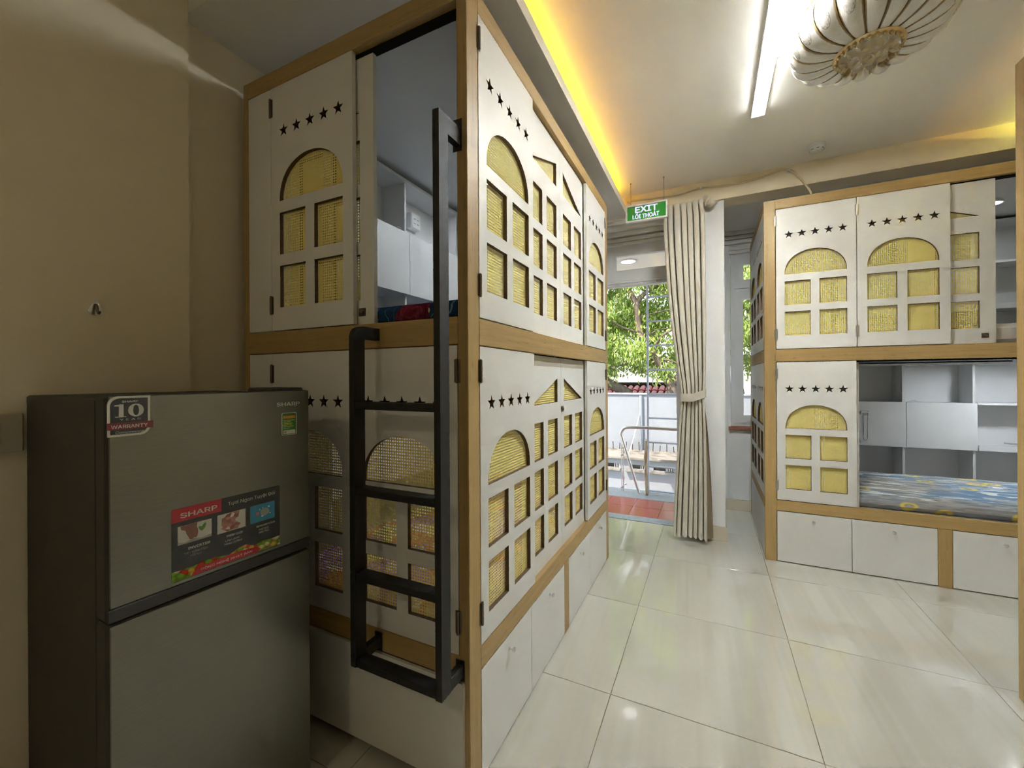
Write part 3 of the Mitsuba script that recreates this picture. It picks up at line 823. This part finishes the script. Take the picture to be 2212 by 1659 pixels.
flat(k + '__seafood', Polygon([(.254, 1.036), (.272, 1.047), (.300, 1.047), (.297, 1.030), (.290, 1.018), (.303, 1.008), (.296, .997), (.268, .995), (.252, 1.006)]).buffer(.001), 'ink_bones', TF, .0011)
k = flat(S + '__picture', sbox(.333, .994, .410, 1.050), 'ink_blue', TF, .0007)
add(k + '__sphere', extr(affinity.scale(Point(.378, 1.022).buffer(.0125), 1.1, 1), .0003, .0011), 'ink_grey', T=TF)
add(k + '__droplet', extr(Point(.356, 1.021).buffer(.0055), .0003, .0011), 'ink_pink', T=TF)
for px_, pz_, r_ in ((.370, 1.010, .003), (.391, 1.036, .0028), (.394, 1.014, .002), (.362, 1.033, .002), (.372, 1.037, .0018)):
    add(k + '__droplet', extr(Point(px_, pz_).buffer(r_), .0003, .0011), 'ink_white', T=TF)
text(S + '__lettering', 'INVERTER', .168, .222, .9755, .0068, 'ink_white', TF, True, .0007)
text(S + '__lettering', 'TIẾT KIỆM ĐIỆN', .158, .216, .9635, .0050, 'ink_grey', TF, False, .0007)
text(S + '__lettering', 'TỐI ƯU', .172, .200, .9545, .0050, 'ink_grey', TF, False, .0007)
text(S + '__lettering', 'FRESH CASE', .266, .311, .9765, .0055, 'ink_white', TF, True, .0007)
text(S + '__lettering', 'LÀM LẠNH', .263, .301, .9635, .0052, 'ink_white', TF, False, .0007)
text(S + '__lettering', 'TĂNG CƯỜNG', .259, .309, .9535, .0052, 'ink_white', TF, False, .0007)
text(S + '__lettering', 'DEODORIZATION', .352, .410, .9775, .0048, 'ink_white', TF, True, .0007)
text(S + '__lettering', 'KHỬ MÙI', .360, .390, .9655, .0050, 'ink_white', TF, False, .0007)
text(S + '__lettering', 'HIỆU QUẢ', .360, .392, .9565, .0050, 'ink_white', TF, False, .0007)
flat(S + '__food_band', Polygon([(.130, .8985), (.4275, .8985), (.4275, .929), (.40, .927), (.37, .931), (.345, .924), (.32, .936), (.295, .931), (.27, .922), (.24, .928), (.215, .931), (.18, .925), (.130, .926)]), 'ink_food', TF, .0007)
flat(S + '__red_ribbon', Polygon([(.175, .899), (.355, .899), (.365, .908), (.345, .918), (.30, .922), (.24, .9205), (.195, .917), (.180, .908)]), 'ink_red', TF, .0011)
text(S + '__lettering', 'CÔNG NGHỆ NHẬT BẢN', .198, .338, .9055, .0060, 'ink_white', TF, False, .0015)

# ------------------------------------------------------------------ left wall fittings
TW = frameT((XL, 0, 0), (0, 1, 0), (1, 0, 0))
k = thing('wall_socket', 'cream double socket plate on the wall left of the fridge', 'socket')
add(k + '__plate', fbox(TW, .36, .500, 1.225, 1.350, .0005, .012, .004), 'socket_cream')
for zz in (1.262, 1.315):
    o = add(k + '__outlet', lathe([(.016, 0), (.018, .001), (.018, .003), (.0165, .003), (.015, .0005)], 20), 'socket_cream', T=at(TW, .432, zz, .012))
    add(o + '__holes', join([cyl((a, 0, .0004), (a, 0, .0012), .003, 8) for a in (-.007, .007)]), 'black_gap', T=at(TW, .432, zz, .012))
k = thing('wall_hook', 'small grey adhesive hook on the bare wall above the fridge', 'hook')
Mh = at(TW, .672, 1.715)
add(k + '__pad', extr(Polygon([(0, .028), (.006, .018), (.018, -.012), (.013, -.022), (-.013, -.022), (-.018, -.012), (-.006, .018)]).buffer(.003), .004, .0005), 'steel', T=Mh)
add(k + '__peg', tube(spline([(0, .012, .003), (0, .004, .016), (0, -.014, .020), (0, -.022, .03), (0, -.014, .036)], 20), .004, 10), 'bronze', T=Mh, smooth=True)

# ------------------------------------------------------------------ ceiling fittings
k = thing('tube_light', 'long glowing white tube light on the ceiling', 'light')
tx0, tx1, ty0, ty1 = .2505, .3295, 1.88, 3.07
add(k + '__housing', bx(tx0, tx1, ty0, ty1, CEIL - .040, CEIL - .0003, .003), 'pvc')
dm = extr(rrect(tx0 + .003, -.036, tx1 - .003, -.0282, .003), ty1 - ty0 - .02)
dm.apply_transform(np.array([[1, 0, 0, 0], [0, 0, 1, ty0 + .01], [0, 1, 0, CEIL - .0125], [0, 0, 0, 1.]]))
dm.invert()
if dm.volume < 0:
    dm.invert()
kk = add(k + '__diffuser', dm, 'tube_face')
scene[kk]['emitter'] = {'type': 'area', 'radiance': rgb(TUBE_L * .94, TUBE_L * 1.0, TUBE_L * 1.03)}
for yy in (ty0, ty1 - .01):
    add(k + '__end_cap', bx(tx0, tx1, yy, yy + .0098, CEIL - .052, CEIL - .0405, .003), 'pvc')

k = thing('corridor_lamp', 'round white ceiling lamp at the near end of the room', 'ceiling lamp')
MK = trimesh.transformations.translation_matrix((-1.3, -1.6, CEIL))
add(k + '__rim', lathe([(0, -.0005), (.165, -.0005), (.168, -.03), (.155, -.034), (.152, -.03), (0, -.03)], 40, MK), 'pvc', smooth=40)
aa = np.arange(32) * 2 * np.pi / 32
kk = add(k + '__diffuser', trimesh.Trimesh(np.vstack([np.c_[-1.3 + .15 * np.cos(aa), -1.6 + .15 * np.sin(aa), np.full(32, CEIL - .033)], [[-1.3, -1.6, CEIL - .033]]]), [[32, (i + 1) % 32, i] for i in range(32)], process=False), 'tube_face')
scene[kk]['emitter'] = {'type': 'area', 'radiance': rgb(*CORR_L)}
tag(add('bell_wire', tube([(.33, 2.62, CEIL - .004), (.40, 2.60, CEIL - .006), (.46, 2.57, CEIL - .004)], .0016, 6), 'ink_pink'), 'thin pink wire between the tube light and the chandelier', 'wire')

sm = thing('smoke_detector', 'round white smoke detector on the ceiling', 'smoke detector')
MSD = trimesh.transformations.translation_matrix((.732, 3.735, CEIL))
add(sm + '__base', lathe([(0, -.0005), (.056, -.0005), (.058, -.010), (.055, -.018), (0, -.018)], 36, MSD), 'pvc', smooth=40)
add(sm + '__head', lathe([(.048, -.018), (.050, -.034), (.044, -.044), (.030, -.050), (0, -.051)], 36, MSD), 'pvc', smooth=40)
add(sm + '__vent', join([hull([(.732 + r * math.cos(a + da), 3.735 + r * math.sin(a + da), CEIL + z) for r in (.0445, .0475) for da in (-.16, .16) for z in (-.0415, -.0375)]) for a in np.arange(8) * math.pi / 4]), 'black_gap')

# chandelier
ch = thing('chandelier', 'round flush chandelier of petal glass with a cluster of crystal balls on the ceiling', 'ceiling lamp')
CHX, CHY = .665, 2.385
def petal_fn(p, n, uv):
    u, v = uv.x - .5, uv.y
    base = mix((.74, .76, .77), (.70, .69, .65), noise(uv.x * 30, uv.y * 40, 1.0))
    rr = dr.sqrt(dr.square(u * .085) + dr.square((v - .52) * .20))
    a = dr.atan2((v - .52) * .20, u * .085)
    ring = 1 - smoothstep(.0006, .0014, dr.abs(rr - .020))
    spokes = (1 - smoothstep(.0006, .0016, dr.abs(rr - .012 - .006 * dr.abs(dr.cos(a * 4)))))
    c = mix(base, (.22, .21, .20), .7 * dr.clip(ring + spokes, 0, 1))
    return mix(c, (.23, .16, .07), smoothstep(.40, .455, dr.abs(u)))
scene['petal_glass'] = two({'type': 'roughplastic', 'diffuse_reflectance': proc(petal_fn), 'alpha': .08})
metal('gold', (.55, .42, .22), .25)
plastic('gold_dark', (.20, .14, .07), .12)
NP = 20
prof = spline([(.105, 2.958), (.19, 2.962), (.262, 2.995), (.296, 3.065), (.282, 3.135), (.25, 3.18)], 14)
def petal_mesh():
    V, UV, F = [], [], []
    m = 9
    for i, (r, z) in enumerate(prof):
        t = i / (len(prof) - 1)
        hw = math.pi / NP * (.96 if t > .12 else .8 + 1.3 * t)
        for j in range(m):
            s = j / (m - 1) - .5
            rr = r + .020 * (1 - (2 * s) ** 2) * math.sin(math.pi * min(1, .15 + t))
            zz = z - .012 * (1 - (2 * s) ** 2) * math.sin(math.pi * min(1, .15 + t))
            V.append((rr * math.cos(2 * s * hw), rr * math.sin(2 * s * hw), zz))
            UV.append((s + .5, t))
    for i in range(len(prof) - 1):
        for j in range(m - 1):
            a = i * m + j
            F += [[a, a + 1, a + m + 1], [a, a + m + 1, a + m]]
    return trimesh.Trimesh(V, F, process=False), np.array(UV)
pm, puv = petal_mesh()
pply = mikit.ply(pm, 'petal_glass', smooth=True, uv=puv)
for i in range(NP):
    M = trimesh.transformations.rotation_matrix(2 * math.pi * (i + .5) / NP, (0, 0, 1))
    M[:3, 3] = (CHX, CHY, 0)
    add(ch + '__petal', pply, None, T=M)
MC = trimesh.transformations.translation_matrix((CHX, CHY, 0))
add(ch + '__inner_bowl', lathe([(r - .010, z + .006) for r, z in prof], 48, MC), 'gold_dark', smooth=True)
add(ch + '__ceiling_plate', lathe([(0, CEIL - .0005), (.26, CEIL - .0005), (.262, 3.176), (0, 3.176)], 48, MC), 'gold')
add(ch + '__cluster_plate', lathe([(0, 2.955), (.128, 2.958), (.132, 2.950), (.12, 2.944), (0, 2.942)], 40, MC), 'gold')
ball = mikit.ply(trimesh.creation.icosphere(subdivisions=2, radius=.0235), 'clear_glass')
spots = [(0, 0)] + [(.047 * math.cos(a), .047 * math.sin(a)) for a in np.arange(6) * math.pi / 3] + [(.093 * math.cos(a), .093 * math.sin(a)) for a in np.arange(12) * math.pi / 6 + .2]
for x, y in spots:
    M = np.eye(4); M[:3, 3] = (CHX + x, CHY + y, 2.921 - .012 * (1 - (x * x + y * y) / .0086))
    add(ch + '__crystal_ball', ball, None, T=M)
ring_pts = [(.118 * math.cos(a), .118 * math.sin(a)) for a in np.arange(28) * 2 * math.pi / 28]
bead = mikit.ply(trimesh.creation.icosphere(subdivisions=1, radius=.0085), 'gold')
for x, y in ring_pts:
    M = np.eye(4); M[:3, 3] = (CHX + x, CHY + y, 2.938)
    add(ch + '__gold_bead', bead, None, T=M)

# exit sign
ex = thing('exit_sign', 'green and white hanging EXIT sign over the balcony door', 'sign')
ey = 3.722
add(ex + '__case', join(extr(sbox(-.682, 2.843, -.327, 2.996).difference(sbox(-.668, 2.860, -.341, 2.982)), .03).apply_transform(frameT((0, ey + .03, 0), (1, 0, 0), (0, -1, 0))), bx(-.67, -.339, ey + .022, ey + .028, 2.858, 2.984)), 'exit_case' if 'exit_case' in scene else 'pvc')
TE = frameT((0, ey + .012, 0), (1, 0, 0), (0, -1, 0))
def green_fn(p, n, uv):
    return mix((.012, .125, .018), (.016, .15, .025), noise(p.x * 9, p.z * 9, 0))
scene['exit_green'] = two({'type': 'roughplastic', 'diffuse_reflectance': proc(green_fn), 'alpha': .05})
k = add(ex + '__green_face', extr(sbox(-.6685, 2.8595, -.3405, 2.9825), .002), 'exit_green', T=TE)
scene[k]['emitter'] = {'type': 'area', 'radiance': rgb(.006 * EXIT_L, .04 * EXIT_L, .004 * EXIT_L)}
diffuse('exit_letter', (.3, .3, .36))
for s, u0, u1, v0, hh in (('EXIT', -.600, -.410, 2.9255, .050), ('LỐI THOÁT', -.622, -.395, 2.873, .034)):
    lm = fitted(s, u0, u1, v0, hh, True, .0024)
    k = add(ex + '__lettering', join([lm.copy().apply_translation((dx, dz, dw)) for dx, dz, dw in ((0, 0, 0), (.0016, 0, .00004), (-.0016, 0, .00008), (0, .001, .00012), (0, -.001, .00016))]), 'exit_letter', T=TE)
    scene[k]['emitter'] = {'type': 'area', 'radiance': rgb(.42 * EXIT_L, .45 * EXIT_L, .78 * EXIT_L)}
for x in (-.637, -.357):
    add(ex + '__wire', cyl((x, ey + .015, 2.996), (x, ey + .015, CEIL - .0005), .0016, 8), 'bronze')
    add(ex + '__wire_anchor', cyl((x, ey + .015, CEIL - .008), (x, ey + .015, CEIL - .0003), .005, 10), 'bronze')

# cable along the beam
cb = thing('cable', 'cream cable sagging along the front of the ceiling beam', 'cable')
cp = [(-.716, 3.988, 3.150), (-.57, 3.984, 3.141), (-.38, 3.984, 3.128), (-.226, 3.984, 3.128), (-.068, 3.988, 3.150), (.049, 3.985, 3.136), (.222, 3.984, 3.126), (.436, 3.986, 3.150), (.594, 3.988, 3.160), (.642, 3.986, 3.118), (.686, 3.982, 3.045), (.712, 3.93, 2.965), (.73, 3.87, 2.862)]
diffuse('cable_cream', (.62, .53, .36))
add(cb + '__sheath', tube(spline(cp, 90), .0075, 10), 'cable_cream', smooth=True)
for x, z in ((-.068, 3.150), (.594, 3.160)):
    add(cb + '__clip', bx(x - .008, x + .008, 3.976, 3.9995, z - .014, z + .016, .002), 'pvc')

# ------------------------------------------------------------------ curtain
cu = thing('curtain', 'beige pleated curtain gathered by a tie beside the balcony door', 'curtain')
zk = [2.995, 2.955, 2.90, 2.355, 2.028, 1.60, 1.34, 1.27, 1.20, .90, .45, .045]
xlk = [-.375, -.372, -.374, -.350, -.325, -.275, -.238, -.232, -.240, -.262, -.290, -.308]
xrk = [-.055, -.052, -.043, -.036, -.034, -.036, -.044, -.050, -.046, -.038, -.034, -.034]
dpk = [.030, .020, .036, .040, .042, .040, .032, .026, .032, .045, .052, .055]
from scipy.interpolate import PchipInterpolator
zs = np.r_[np.linspace(.045, 1.2, 34), np.linspace(1.215, 1.34, 10), np.linspace(1.37, 2.88, 44), np.linspace(2.89, 2.995, 9)]
o = np.argsort(zk)
fxl, fxr, fdp = (PchipInterpolator(np.array(zk)[o], np.array(q)[o]) for q in (xlk, xrk, dpk))
NF = 7
us = np.linspace(0, 1, NF * 26 + 1)
def curtain_sheet(us, ysh=0.0, scale=1.0, tilt=0.0):
    V, F = [], []
    for z in zs:
        xl, xr, d = float(fxl(z)), float(fxr(z)), float(fdp(z)) * scale
        for u in us:
            ph = u * NF * 2 * math.pi + 1.5 * math.sin(5.3 * u + .6) + .7 * math.sin(11 * u) + .10 * math.sin(2.2 * z + 5 * u)
            f = (ph / (2 * math.pi)) % 1.0
            g = min(f, 1 - f)
            fold = 1.0 - .55 * (2 * (f - .5)) ** 2 - 1.9 * math.exp(-(g / .12) ** 2)
            V.append((xl + (xr - xl) * (u - .10 / NF * math.sin(ph)), 3.914 + ysh - .80 * d * fold * (.85 + .3 * math.sin(7 * u + 1)), z + (.010 * math.sin(ph * 1.0 + 1) if z < .06 else 0) + (.018 * max(fold, 0) if z > 2.97 else 0)))
    n = len(us)
    for i in range(len(zs) - 1):
        for j in range(n - 1):
            a = i * n + j
            F += [[a, a + 1, a + n + 1], [a, a + n + 1, a + n]]
    return trimesh.Trimesh(V, F, process=False)
add(cu + '__panel', curtain_sheet(us), 'curtain_cloth', smooth=True)
# turned-out lining edge at the right, lower half
V, F = [], []
zz = np.linspace(.03, 1.18, 24)
for i, z in enumerate(zz):
    t = 1 - (z - .03) / 1.15
    for j in range(9):
        s = j / 8
        V.append((float(fxr(z)) - .030 + s * (.030 + .052 * t ** .7), 3.935 + .035 * s * t + .010 * math.sin(s * 8 + z * 3), z))
for i in range(len(zz) - 1):
    for j in range(8):
        a = i * 9 + j
        F += [[a, a + 1, a + 10], [a, a + 10, a + 9]]
sub(add(cu + '__lining_edge', trimesh.Trimesh(V, F, process=False), 'curtain_lining', smooth=True), 'dark turned-out lining edge')
# tie band
a = np.linspace(0, 2 * math.pi, 41)[:-1]
V, F = [], []
for k_, (dz, rr) in enumerate(((-.036, 1.0), (-.034, 1.03), (.034, 1.03), (.036, 1.0))):
    for t in a:
        c, s = math.cos(t), math.sin(t)
        x = -.140 + (.103 * rr) * math.copysign(abs(c) ** .8, c)
        V.append((x, 3.912 + (.050 * rr) * math.copysign(abs(s) ** .8, s), 1.275 + dz + .38 * max(0, x + .140)))
for q in range(3):
    for j in range(40):
        b, c = q * 40 + j, q * 40 + (j + 1) % 40
        F += [[b, c, c + 40], [b, c + 40, b + 40]]
add(cu + '__tie_band', trimesh.Trimesh(V, F, process=False), 'curtain_cloth', smooth=40)
rd = thing('curtain_rod', 'cream curtain rod with a fluted finial above the balcony door', 'curtain rod')
plastic('rod_cream', (.70, .62, .50), .2)
add(rd + '__rod', cyl((-1.25, 3.984, 2.985), (-.035, 3.984, 2.985), .010, 20), 'rod_cream', smooth=40)
fin = lathe([(0, .098), (.012, .094), (.018, .085), (.013, .078), (.026, .068), (.036, .052), (.036, .040), (.026, .022), (.014, .014), (.020, .006), (.020, 0), (0, 0)], 40)
v = np.array(fin.vertices); ra = np.hypot(v[:, 0], v[:, 1]); f = 1 + .07 * np.cos(10 * np.arctan2(v[:, 1], v[:, 0])) * ((v[:, 2] > .018) & (v[:, 2] < .072))
v[:, :2] *= f[:, None]; fin.vertices = v
fin.apply_transform(np.array([[0, 0, 1, -.035], [1, 0, 0, 3.955], [0, 1, 0, 2.985], [0, 0, 0, 1.]]))
add(rd + '__finial', fin, 'rod_cream', smooth=50)
add(rd + '__bracket', join(cyl((-.03, 3.982, 2.985), (-.03, 3.993, 3.06), .006, 12), cyl((-.03, 3.992, 3.06), (-.03, 3.9997, 3.06), .022, 20)), 'rod_cream', smooth=40)

# ------------------------------------------------------------------ outside
def gran_fn(p, n, uv):
    return mix((.33, .37, .43), (.21, .24, .29), fbm(p.x * 70, p.y * 70, p.z * 70, 2))
plastic('granite', proc(gran_fn), .1)
plastic('red_tile', (.34, .075, .075), .02, 1.9)
struct('balcony_floor', bx(-2.2, .117, 4.38, 5.42, -.25, -.012), 'grout')
struct('trim_5', bx(DX0, DX1 + .02, 4.228, 4.378, -.05, .004, .003), 'granite', label='grey granite door threshold')
for i, x in enumerate(np.arange(-1.7, .1, .3)):
    for j, y in enumerate((4.381, 4.701)):
        add('balcony_floor__tile', bx(x + .0015, min(x + .2985, .114), y + .0015, y + .3165, -.0115, .001, .001), 'red_tile')
add('balcony_floor__kerb', bx(-2.2, .115, 5.021, 5.41, -.0115, .004, .003), 'granite')

struct('balcony_ceiling', bx(-2.2, .117, 4.38, 6.3, 3.0, 3.12), 'soffit_white')
k = thing('balcony_lamp', 'round white lamp on the balcony ceiling seen through the light above the door', 'ceiling lamp')
MBL = trimesh.transformations.translation_matrix((-.975, 5.48, 3.0))
add(k + '__rim', lathe([(.095, -.0005), (.112, -.002), (.114, -.012), (.105, -.016), (.095, -.014)], 40, MBL), 'pvc', smooth=40)
aa = np.arange(32) * 2 * np.pi / 32
kk = add(k + '__diffuser', trimesh.Trimesh(np.vstack([np.c_[-.975 + .0955 * np.cos(aa), 5.48 + .0955 * np.sin(aa), np.full(32, 2.988)], [[-.975, 5.48, 2.988]]]), [[32, (i + 1) % 32, i] for i in range(32)], process=False), 'tube_face')
scene[kk]['emitter'] = {'type': 'area', 'radiance': rgb(1.6, 1.65, 1.7)}
# stainless handrail with a glass sheet
rl = thing('stair_railing', 'stainless steel handrail with a sloping post and glass outside the balcony door', 'railing')
RY = 5.255
hp = spline([(.05, RY, .825), (-.4, RY, .825), (-.93, RY, .825), (-.995, RY, .812), (-1.028, RY, .772), (-1.036, RY, .72)], 50)
add(rl + '__handrail', tube(hp, .020, 16), 'steel', smooth=40)
add(rl + '__sloping_post', tube([(-1.036, RY, .735), (-1.02, RY, .67), (-.815, RY - .005, .006)], .018, 14), 'steel', smooth=40)
for dx in (0, .022):
    add(rl + '__upright', cyl((-1.034 + dx, RY + .02, .004), (-1.034 + dx, RY + .02, .60), .006, 12), 'steel', smooth=40)
add(rl + '__clamp', join([bx(-1.042, -1.004, RY - .004, RY + .03, z - .012, z + .012, .003) for z in (.06, .47, .56)] + [cyl((-1.0, RY + .02, z), (-.975, RY + .02, z + .012), .010, 12) for z in (.09, .50)]), 'steel', smooth=40)
add(rl + '__glass_sheet', bx(-1.0, .05, RY + .03, RY + .038, .05, .675), 'pane_glass')
# wrapped pole
pl = thing('wrapped_pole', 'upright tube wrapped in brown tape standing outside the balcony door', 'pole')
def tape_fn(p, n, uv):
    s = fbm(p.x * 60, p.y * 60, p.z * 14, 3)
    return mix((.42, .37, .29), (.26, .20, .12), smoothstep(.35, .65, s))
diffuse('taped', proc(tape_fn))
add(pl + '__tube', tube(spline([(-.715, RY - .05, .004), (-.722, RY - .05, .2), (-.728, RY - .05, .45), (-.722, RY - .05, .60), (-.723, RY - .05, .675)], 30), [.019 + .0018 * math.sin(i * 1.3) for i in range(30)], 14), 'taped', smooth=True)
add(pl + '__cap', cyl((-.723, RY - .05, .675), (-.723, RY - .05, .70), .013, 14), 'steel', smooth=40)
# steel ladder
el = thing('escape_ladder', 'pale blue-grey steel ladder with evenly spaced rungs outside the balcony door', 'ladder')
plastic('pale_steel', (.50, .56, .68), .2)
EY = RY + .085
for x in (-.715, -.22):
    add(el + '__rail', bx(x - .011, x + .011, EY - .02, EY + .02, .0045, 2.80, .003), 'pale_steel')
for i in range(10):
    z = .03 + .305 * i
    add(el + '__rung', cyl((-.703, EY, z), (-.232, EY, z), .011, 10), 'pale_steel', smooth=40)

# neighbouring walls, ledge, spikes, roof
def paint_fn(p, n, uv):
    st = fbm(p.x * 2.2, p.z * .8, p.y, 3)
    return mix((.24, .275, .325), (.20, .23, .28), st)
diffuse('pale_paint', proc(paint_fn))
def ledge_fn(p, n, uv):
    return mix((.20, .197, .19), (.115, .11, .104), smoothstep(.4, .75, fbm(p.x * 8, p.y * 8, p.z * 3, 4)))
diffuse('weathered', proc(ledge_fn))
struct('ground', bx(-40, 40, 5.4, 70, -4.2, -4.0), 'weathered')
nb = thing('neighbour_wall', 'tall pale blue painted wall across the yard behind the railing', 'wall')
add(nb + '__upper_wall', bx(-9, 6, 9.0, 9.18, -.12, 1.09), 'pale_paint')
add(nb + '__coping', bx(-9, 6, 8.97, 9.2, 1.0902, 1.125, .005), 'pale_paint')
add(nb + '__drain_pipe', cyl((-1.335, 8.965, -.1), (-1.345, 8.965, 1.08), .035, 12), 'pale_paint', smooth=40)
lw = thing('yard_building', 'low pale building with a weathered roof ledge and vent slots below the blue wall', 'building')
slots = [(-1.90, -1.62), (-1.39, -1.12), (-.99, -.62), (-.2, .2)]
wallp = sbox(-9, -4, 6, -.13).difference(unary_union([sbox(a, -.315, b, -.235) for a, b in slots]))
m = extr(wallp, .15)
m.apply_transform(frameT((0, 8.25, 0), (1, 0, 0), (0, -1, 0)))
add(lw + '__wall', m, 'pale_paint')
add(lw + '__ledge', bx(-9, 6, 8.02, 8.999, -.1285, -.085, .006), 'weathered')
for a, b in slots:
    k = add(lw + '__vent', bx(a, b, 8.17, 8.24, -.313, -.237), 'dark_acrylic')
    add(k + '__slats', join([bx(x, x + .012, 8.11, 8.165, -.314, -.236) for x in np.arange(a + .6 * (b - a), b - .02, .03)]), 'pvc')
    add(lw + '__sill', bx(a - .12, b + .02, 8.0, 8.10, -.36, -.322, .004), 'weathered')
sp = thing('wall_spikes', 'row of thin dark spikes along the foot of the pale blue wall', 'fence')
diffuse('rust', (.035, .032, .03))
for i in range(26):
    x = -2.2 + .138 * i
    if x > .6: break
    add(sp + '__spike', cyl((x, 8.90, -.085), (x + .01 * math.sin(i * 5), 8.90, .065 + .03 * math.sin(i * 3.3)), .008, 6), 'rust')
tag(add('leaning_stick', tube([(-1.52, 8.60, -.073), (-1.43, 8.80, .35), (-1.36, 8.955, .72)], .010, 8), 'ink_white'), 'thin white stick leaning on the pale blue wall', 'stick')
rf = thing('tiled_roof', 'red clay tiled roof seen behind the pale blue wall', 'roof')
def clay_fn(p, n, uv):
    return mix((.46, .06, .055), (.30, .035, .035), noise(p.x * 6, p.y * 3, 0))
plastic('clay', proc(clay_fn), .3)
add(rf + '__base', hull([(x, y, z) for x in (-4.5, .9) for y, z in ((12.6, .70), (14.2, 1.22), (14.2, .6), (12.6, .5))]), 'rust')
rt_m = mikit.ply(tube([(0, 0, 0), (0, .28, .091), (0, .44, .141)], [.105, .098, .085], 10), 'clay', smooth=40)
for r_ in range(3):
    for c in range(26):
        M = np.eye(4); M[:3, 3] = (-4.4 + .2 * c, 12.62 + .42 * r_, .72 + .137 * r_)
        add(rf + '__roof_tile', rt_m, None, T=M)
add(rf + '__ridge', cyl((-4.5, 14.1, 1.22), (.9, 14.1, 1.22), .09, 10), 'rust')

# tree
tr = thing('tree', 'leafy green tree with a forking grey trunk behind the pale blue wall', 'tree')
def bark_fn(p, n, uv):
    return mix((.20, .17, .145), (.085, .07, .06), fbm(p.x * 14, p.y * 14, p.z * 5, 3))
diffuse('bark', proc(bark_fn))
Y = 11.0
add(tr + '__trunk', tube(spline([(-.60, Y, -4.0), (-.70, Y, -1.5), (-.80, Y, .2), (-.86, Y, 1.1), (-.93, Y, 1.42), (-1.139, Y, 1.674), (-1.291, Y - .05, 1.96), (-1.445, Y - .1, 2.167), (-1.562, Y - .1, 2.376), (-1.66, Y, 2.65), (-1.72, Y, 3.02), (-1.744, Y, 3.475)], 60), np.interp(np.linspace(0, 1, 60), [0, .55, .68, .8, 1], [.30, .22, .14, .105, .07]), 14), 'bark', smooth=True)
brs = [([(-1.744, Y, 3.42), (-1.995, Y, 3.87), (-2.6, Y - .3, 4.9), (-3.2, Y - .5, 6.0)], .075, .02), ([(-1.744, Y, 3.42), (-1.515, Y, 3.68), (-1.203, Y, 3.9), (-.5, Y + .3, 4.6), (.1, Y + .2, 5.6)], .065, .02),
       ([(-.90, Y, 1.25), (-.692, Y, 1.47), (-.2, Y + .1, 2.3), (.5, Y, 3.2), (1.1, Y - .2, 4.4)], .13, .04), ([(-1.29, Y, 1.95), (-1.703, Y - .1, 1.95), (-2.15, Y - .2, 1.794), (-2.53, Y - .2, 1.717), (-3.4, Y - .4, 1.9)], .05, .022),
       ([(-2.0, Y + .3, 1.0), (-2.113, Y + .2, 1.09), (-2.551, Y, 1.356), (-3.6, Y, 2.2), (-4.2, Y, 3.6)], .14, .05), ([(-1.3, Y, 2.1), (-1.212, Y - .1, 2.381), (-.908, Y - .2, 2.626), (-.3, Y - .3, 2.75)], .04, .015),
       ([(-1.2, Y, 1.8), (-1.062, Y - .1, 1.914), (-.819, Y - .2, 1.848), (-.3, Y - .2, 1.95)], .035, .012), ([(-1.56, Y, 2.4), (-1.1, Y + .1, 2.72), (-.9, Y + .1, 2.70)], .03, .012), ([(-1.66, Y, 2.65), (-2.1, Y - .2, 2.8), (-2.7, Y - .3, 3.3)], .035, .012),
       ([(-1.203, Y, 3.9), (-.95, Y, 3.5), (-.7, Y, 3.2)], .03, .01), ([(-1.72, Y, 3.05), (-1.2, Y, 3.15), (-.6, Y - .2, 3.22), (0, Y - .3, 3.3)], .022, .01), ([(.5, Y, 3.2), (.9, Y - .3, 3.0), (1.5, Y - .5, 3.1)], .04, .012)]
for pts, r0, r1 in brs:
    add(tr + '__branch', tube(spline(pts, 24), np.linspace(r0, r1, 24), 10), 'bark', smooth=True)
# foliage: drooping leaves in clumps
NL = 150000
cl = rng.uniform((-6.0, 10.3, 1.55), (4.0, 13.2, 8.2), (1100, 3))
gap = meshkit.fbm(cl * .9, 3, 4)
cl = cl[gap > .38]
keep = ~((cl[:, 2] < 1.9) & (rng.random(len(cl)) < .45))
cl = cl[keep]
ci = rng.integers(0, len(cl), NL)
c = cl[ci] + rng.normal(0, (.20, .20, .15), (NL, 3))
az, el_ = rng.uniform(0, 2 * np.pi, NL), rng.normal(-.75, .45, NL)
d = np.c_[np.cos(az) * np.cos(el_), np.sin(az) * np.cos(el_), np.sin(el_)]
sd = np.cross(d, np.c_[rng.normal(0, .5, NL), rng.normal(0, .5, NL), np.ones(NL)])
sd /= np.linalg.norm(sd, axis=1, keepdims=True)
L_, wd = rng.uniform(.10, .18, NL)[:, None], rng.uniform(.020, .034, NL)[:, None]
nn = np.cross(sd, d)
V = np.stack([c - d * L_ * .5, c + sd * wd + nn * .01, c + d * L_ * .5 - nn * .03, c - sd * wd + nn * .01], 1).reshape(-1, 3)
b = np.arange(NL)[:, None] * 4
F = np.vstack([b + [0, 1, 2], b + [0, 2, 3]])
tone = np.clip(.5 + .9 * (meshkit.fbm(cl * 1.3, 2, 9)[ci] - .5) + rng.normal(0, .22, NL), 0, 1)[:, None]
col = (1 - tone) * np.array([.24, .40, .09]) + tone * np.array([.56, .66, .24])
pale = rng.random(NL) < .12
col[pale] = [.60, .66, .44]
scene['leaf'] = {'type': 'principledthin', 'base_color': {'type': 'mesh_attribute', 'name': 'vertex_color'}, 'roughness': .45, 'diff_trans': 1.0, 'eta': 1.4, 'spec_trans': 0.0}
k = add(tr + '__foliage', trimesh.Trimesh(V, F, process=False), 'leaf', smooth=False, color=np.repeat(col, 4, axis=0))
labels[k] = {'label': 'bright yellow-green drooping leaves', 'kind': 'stuff'}
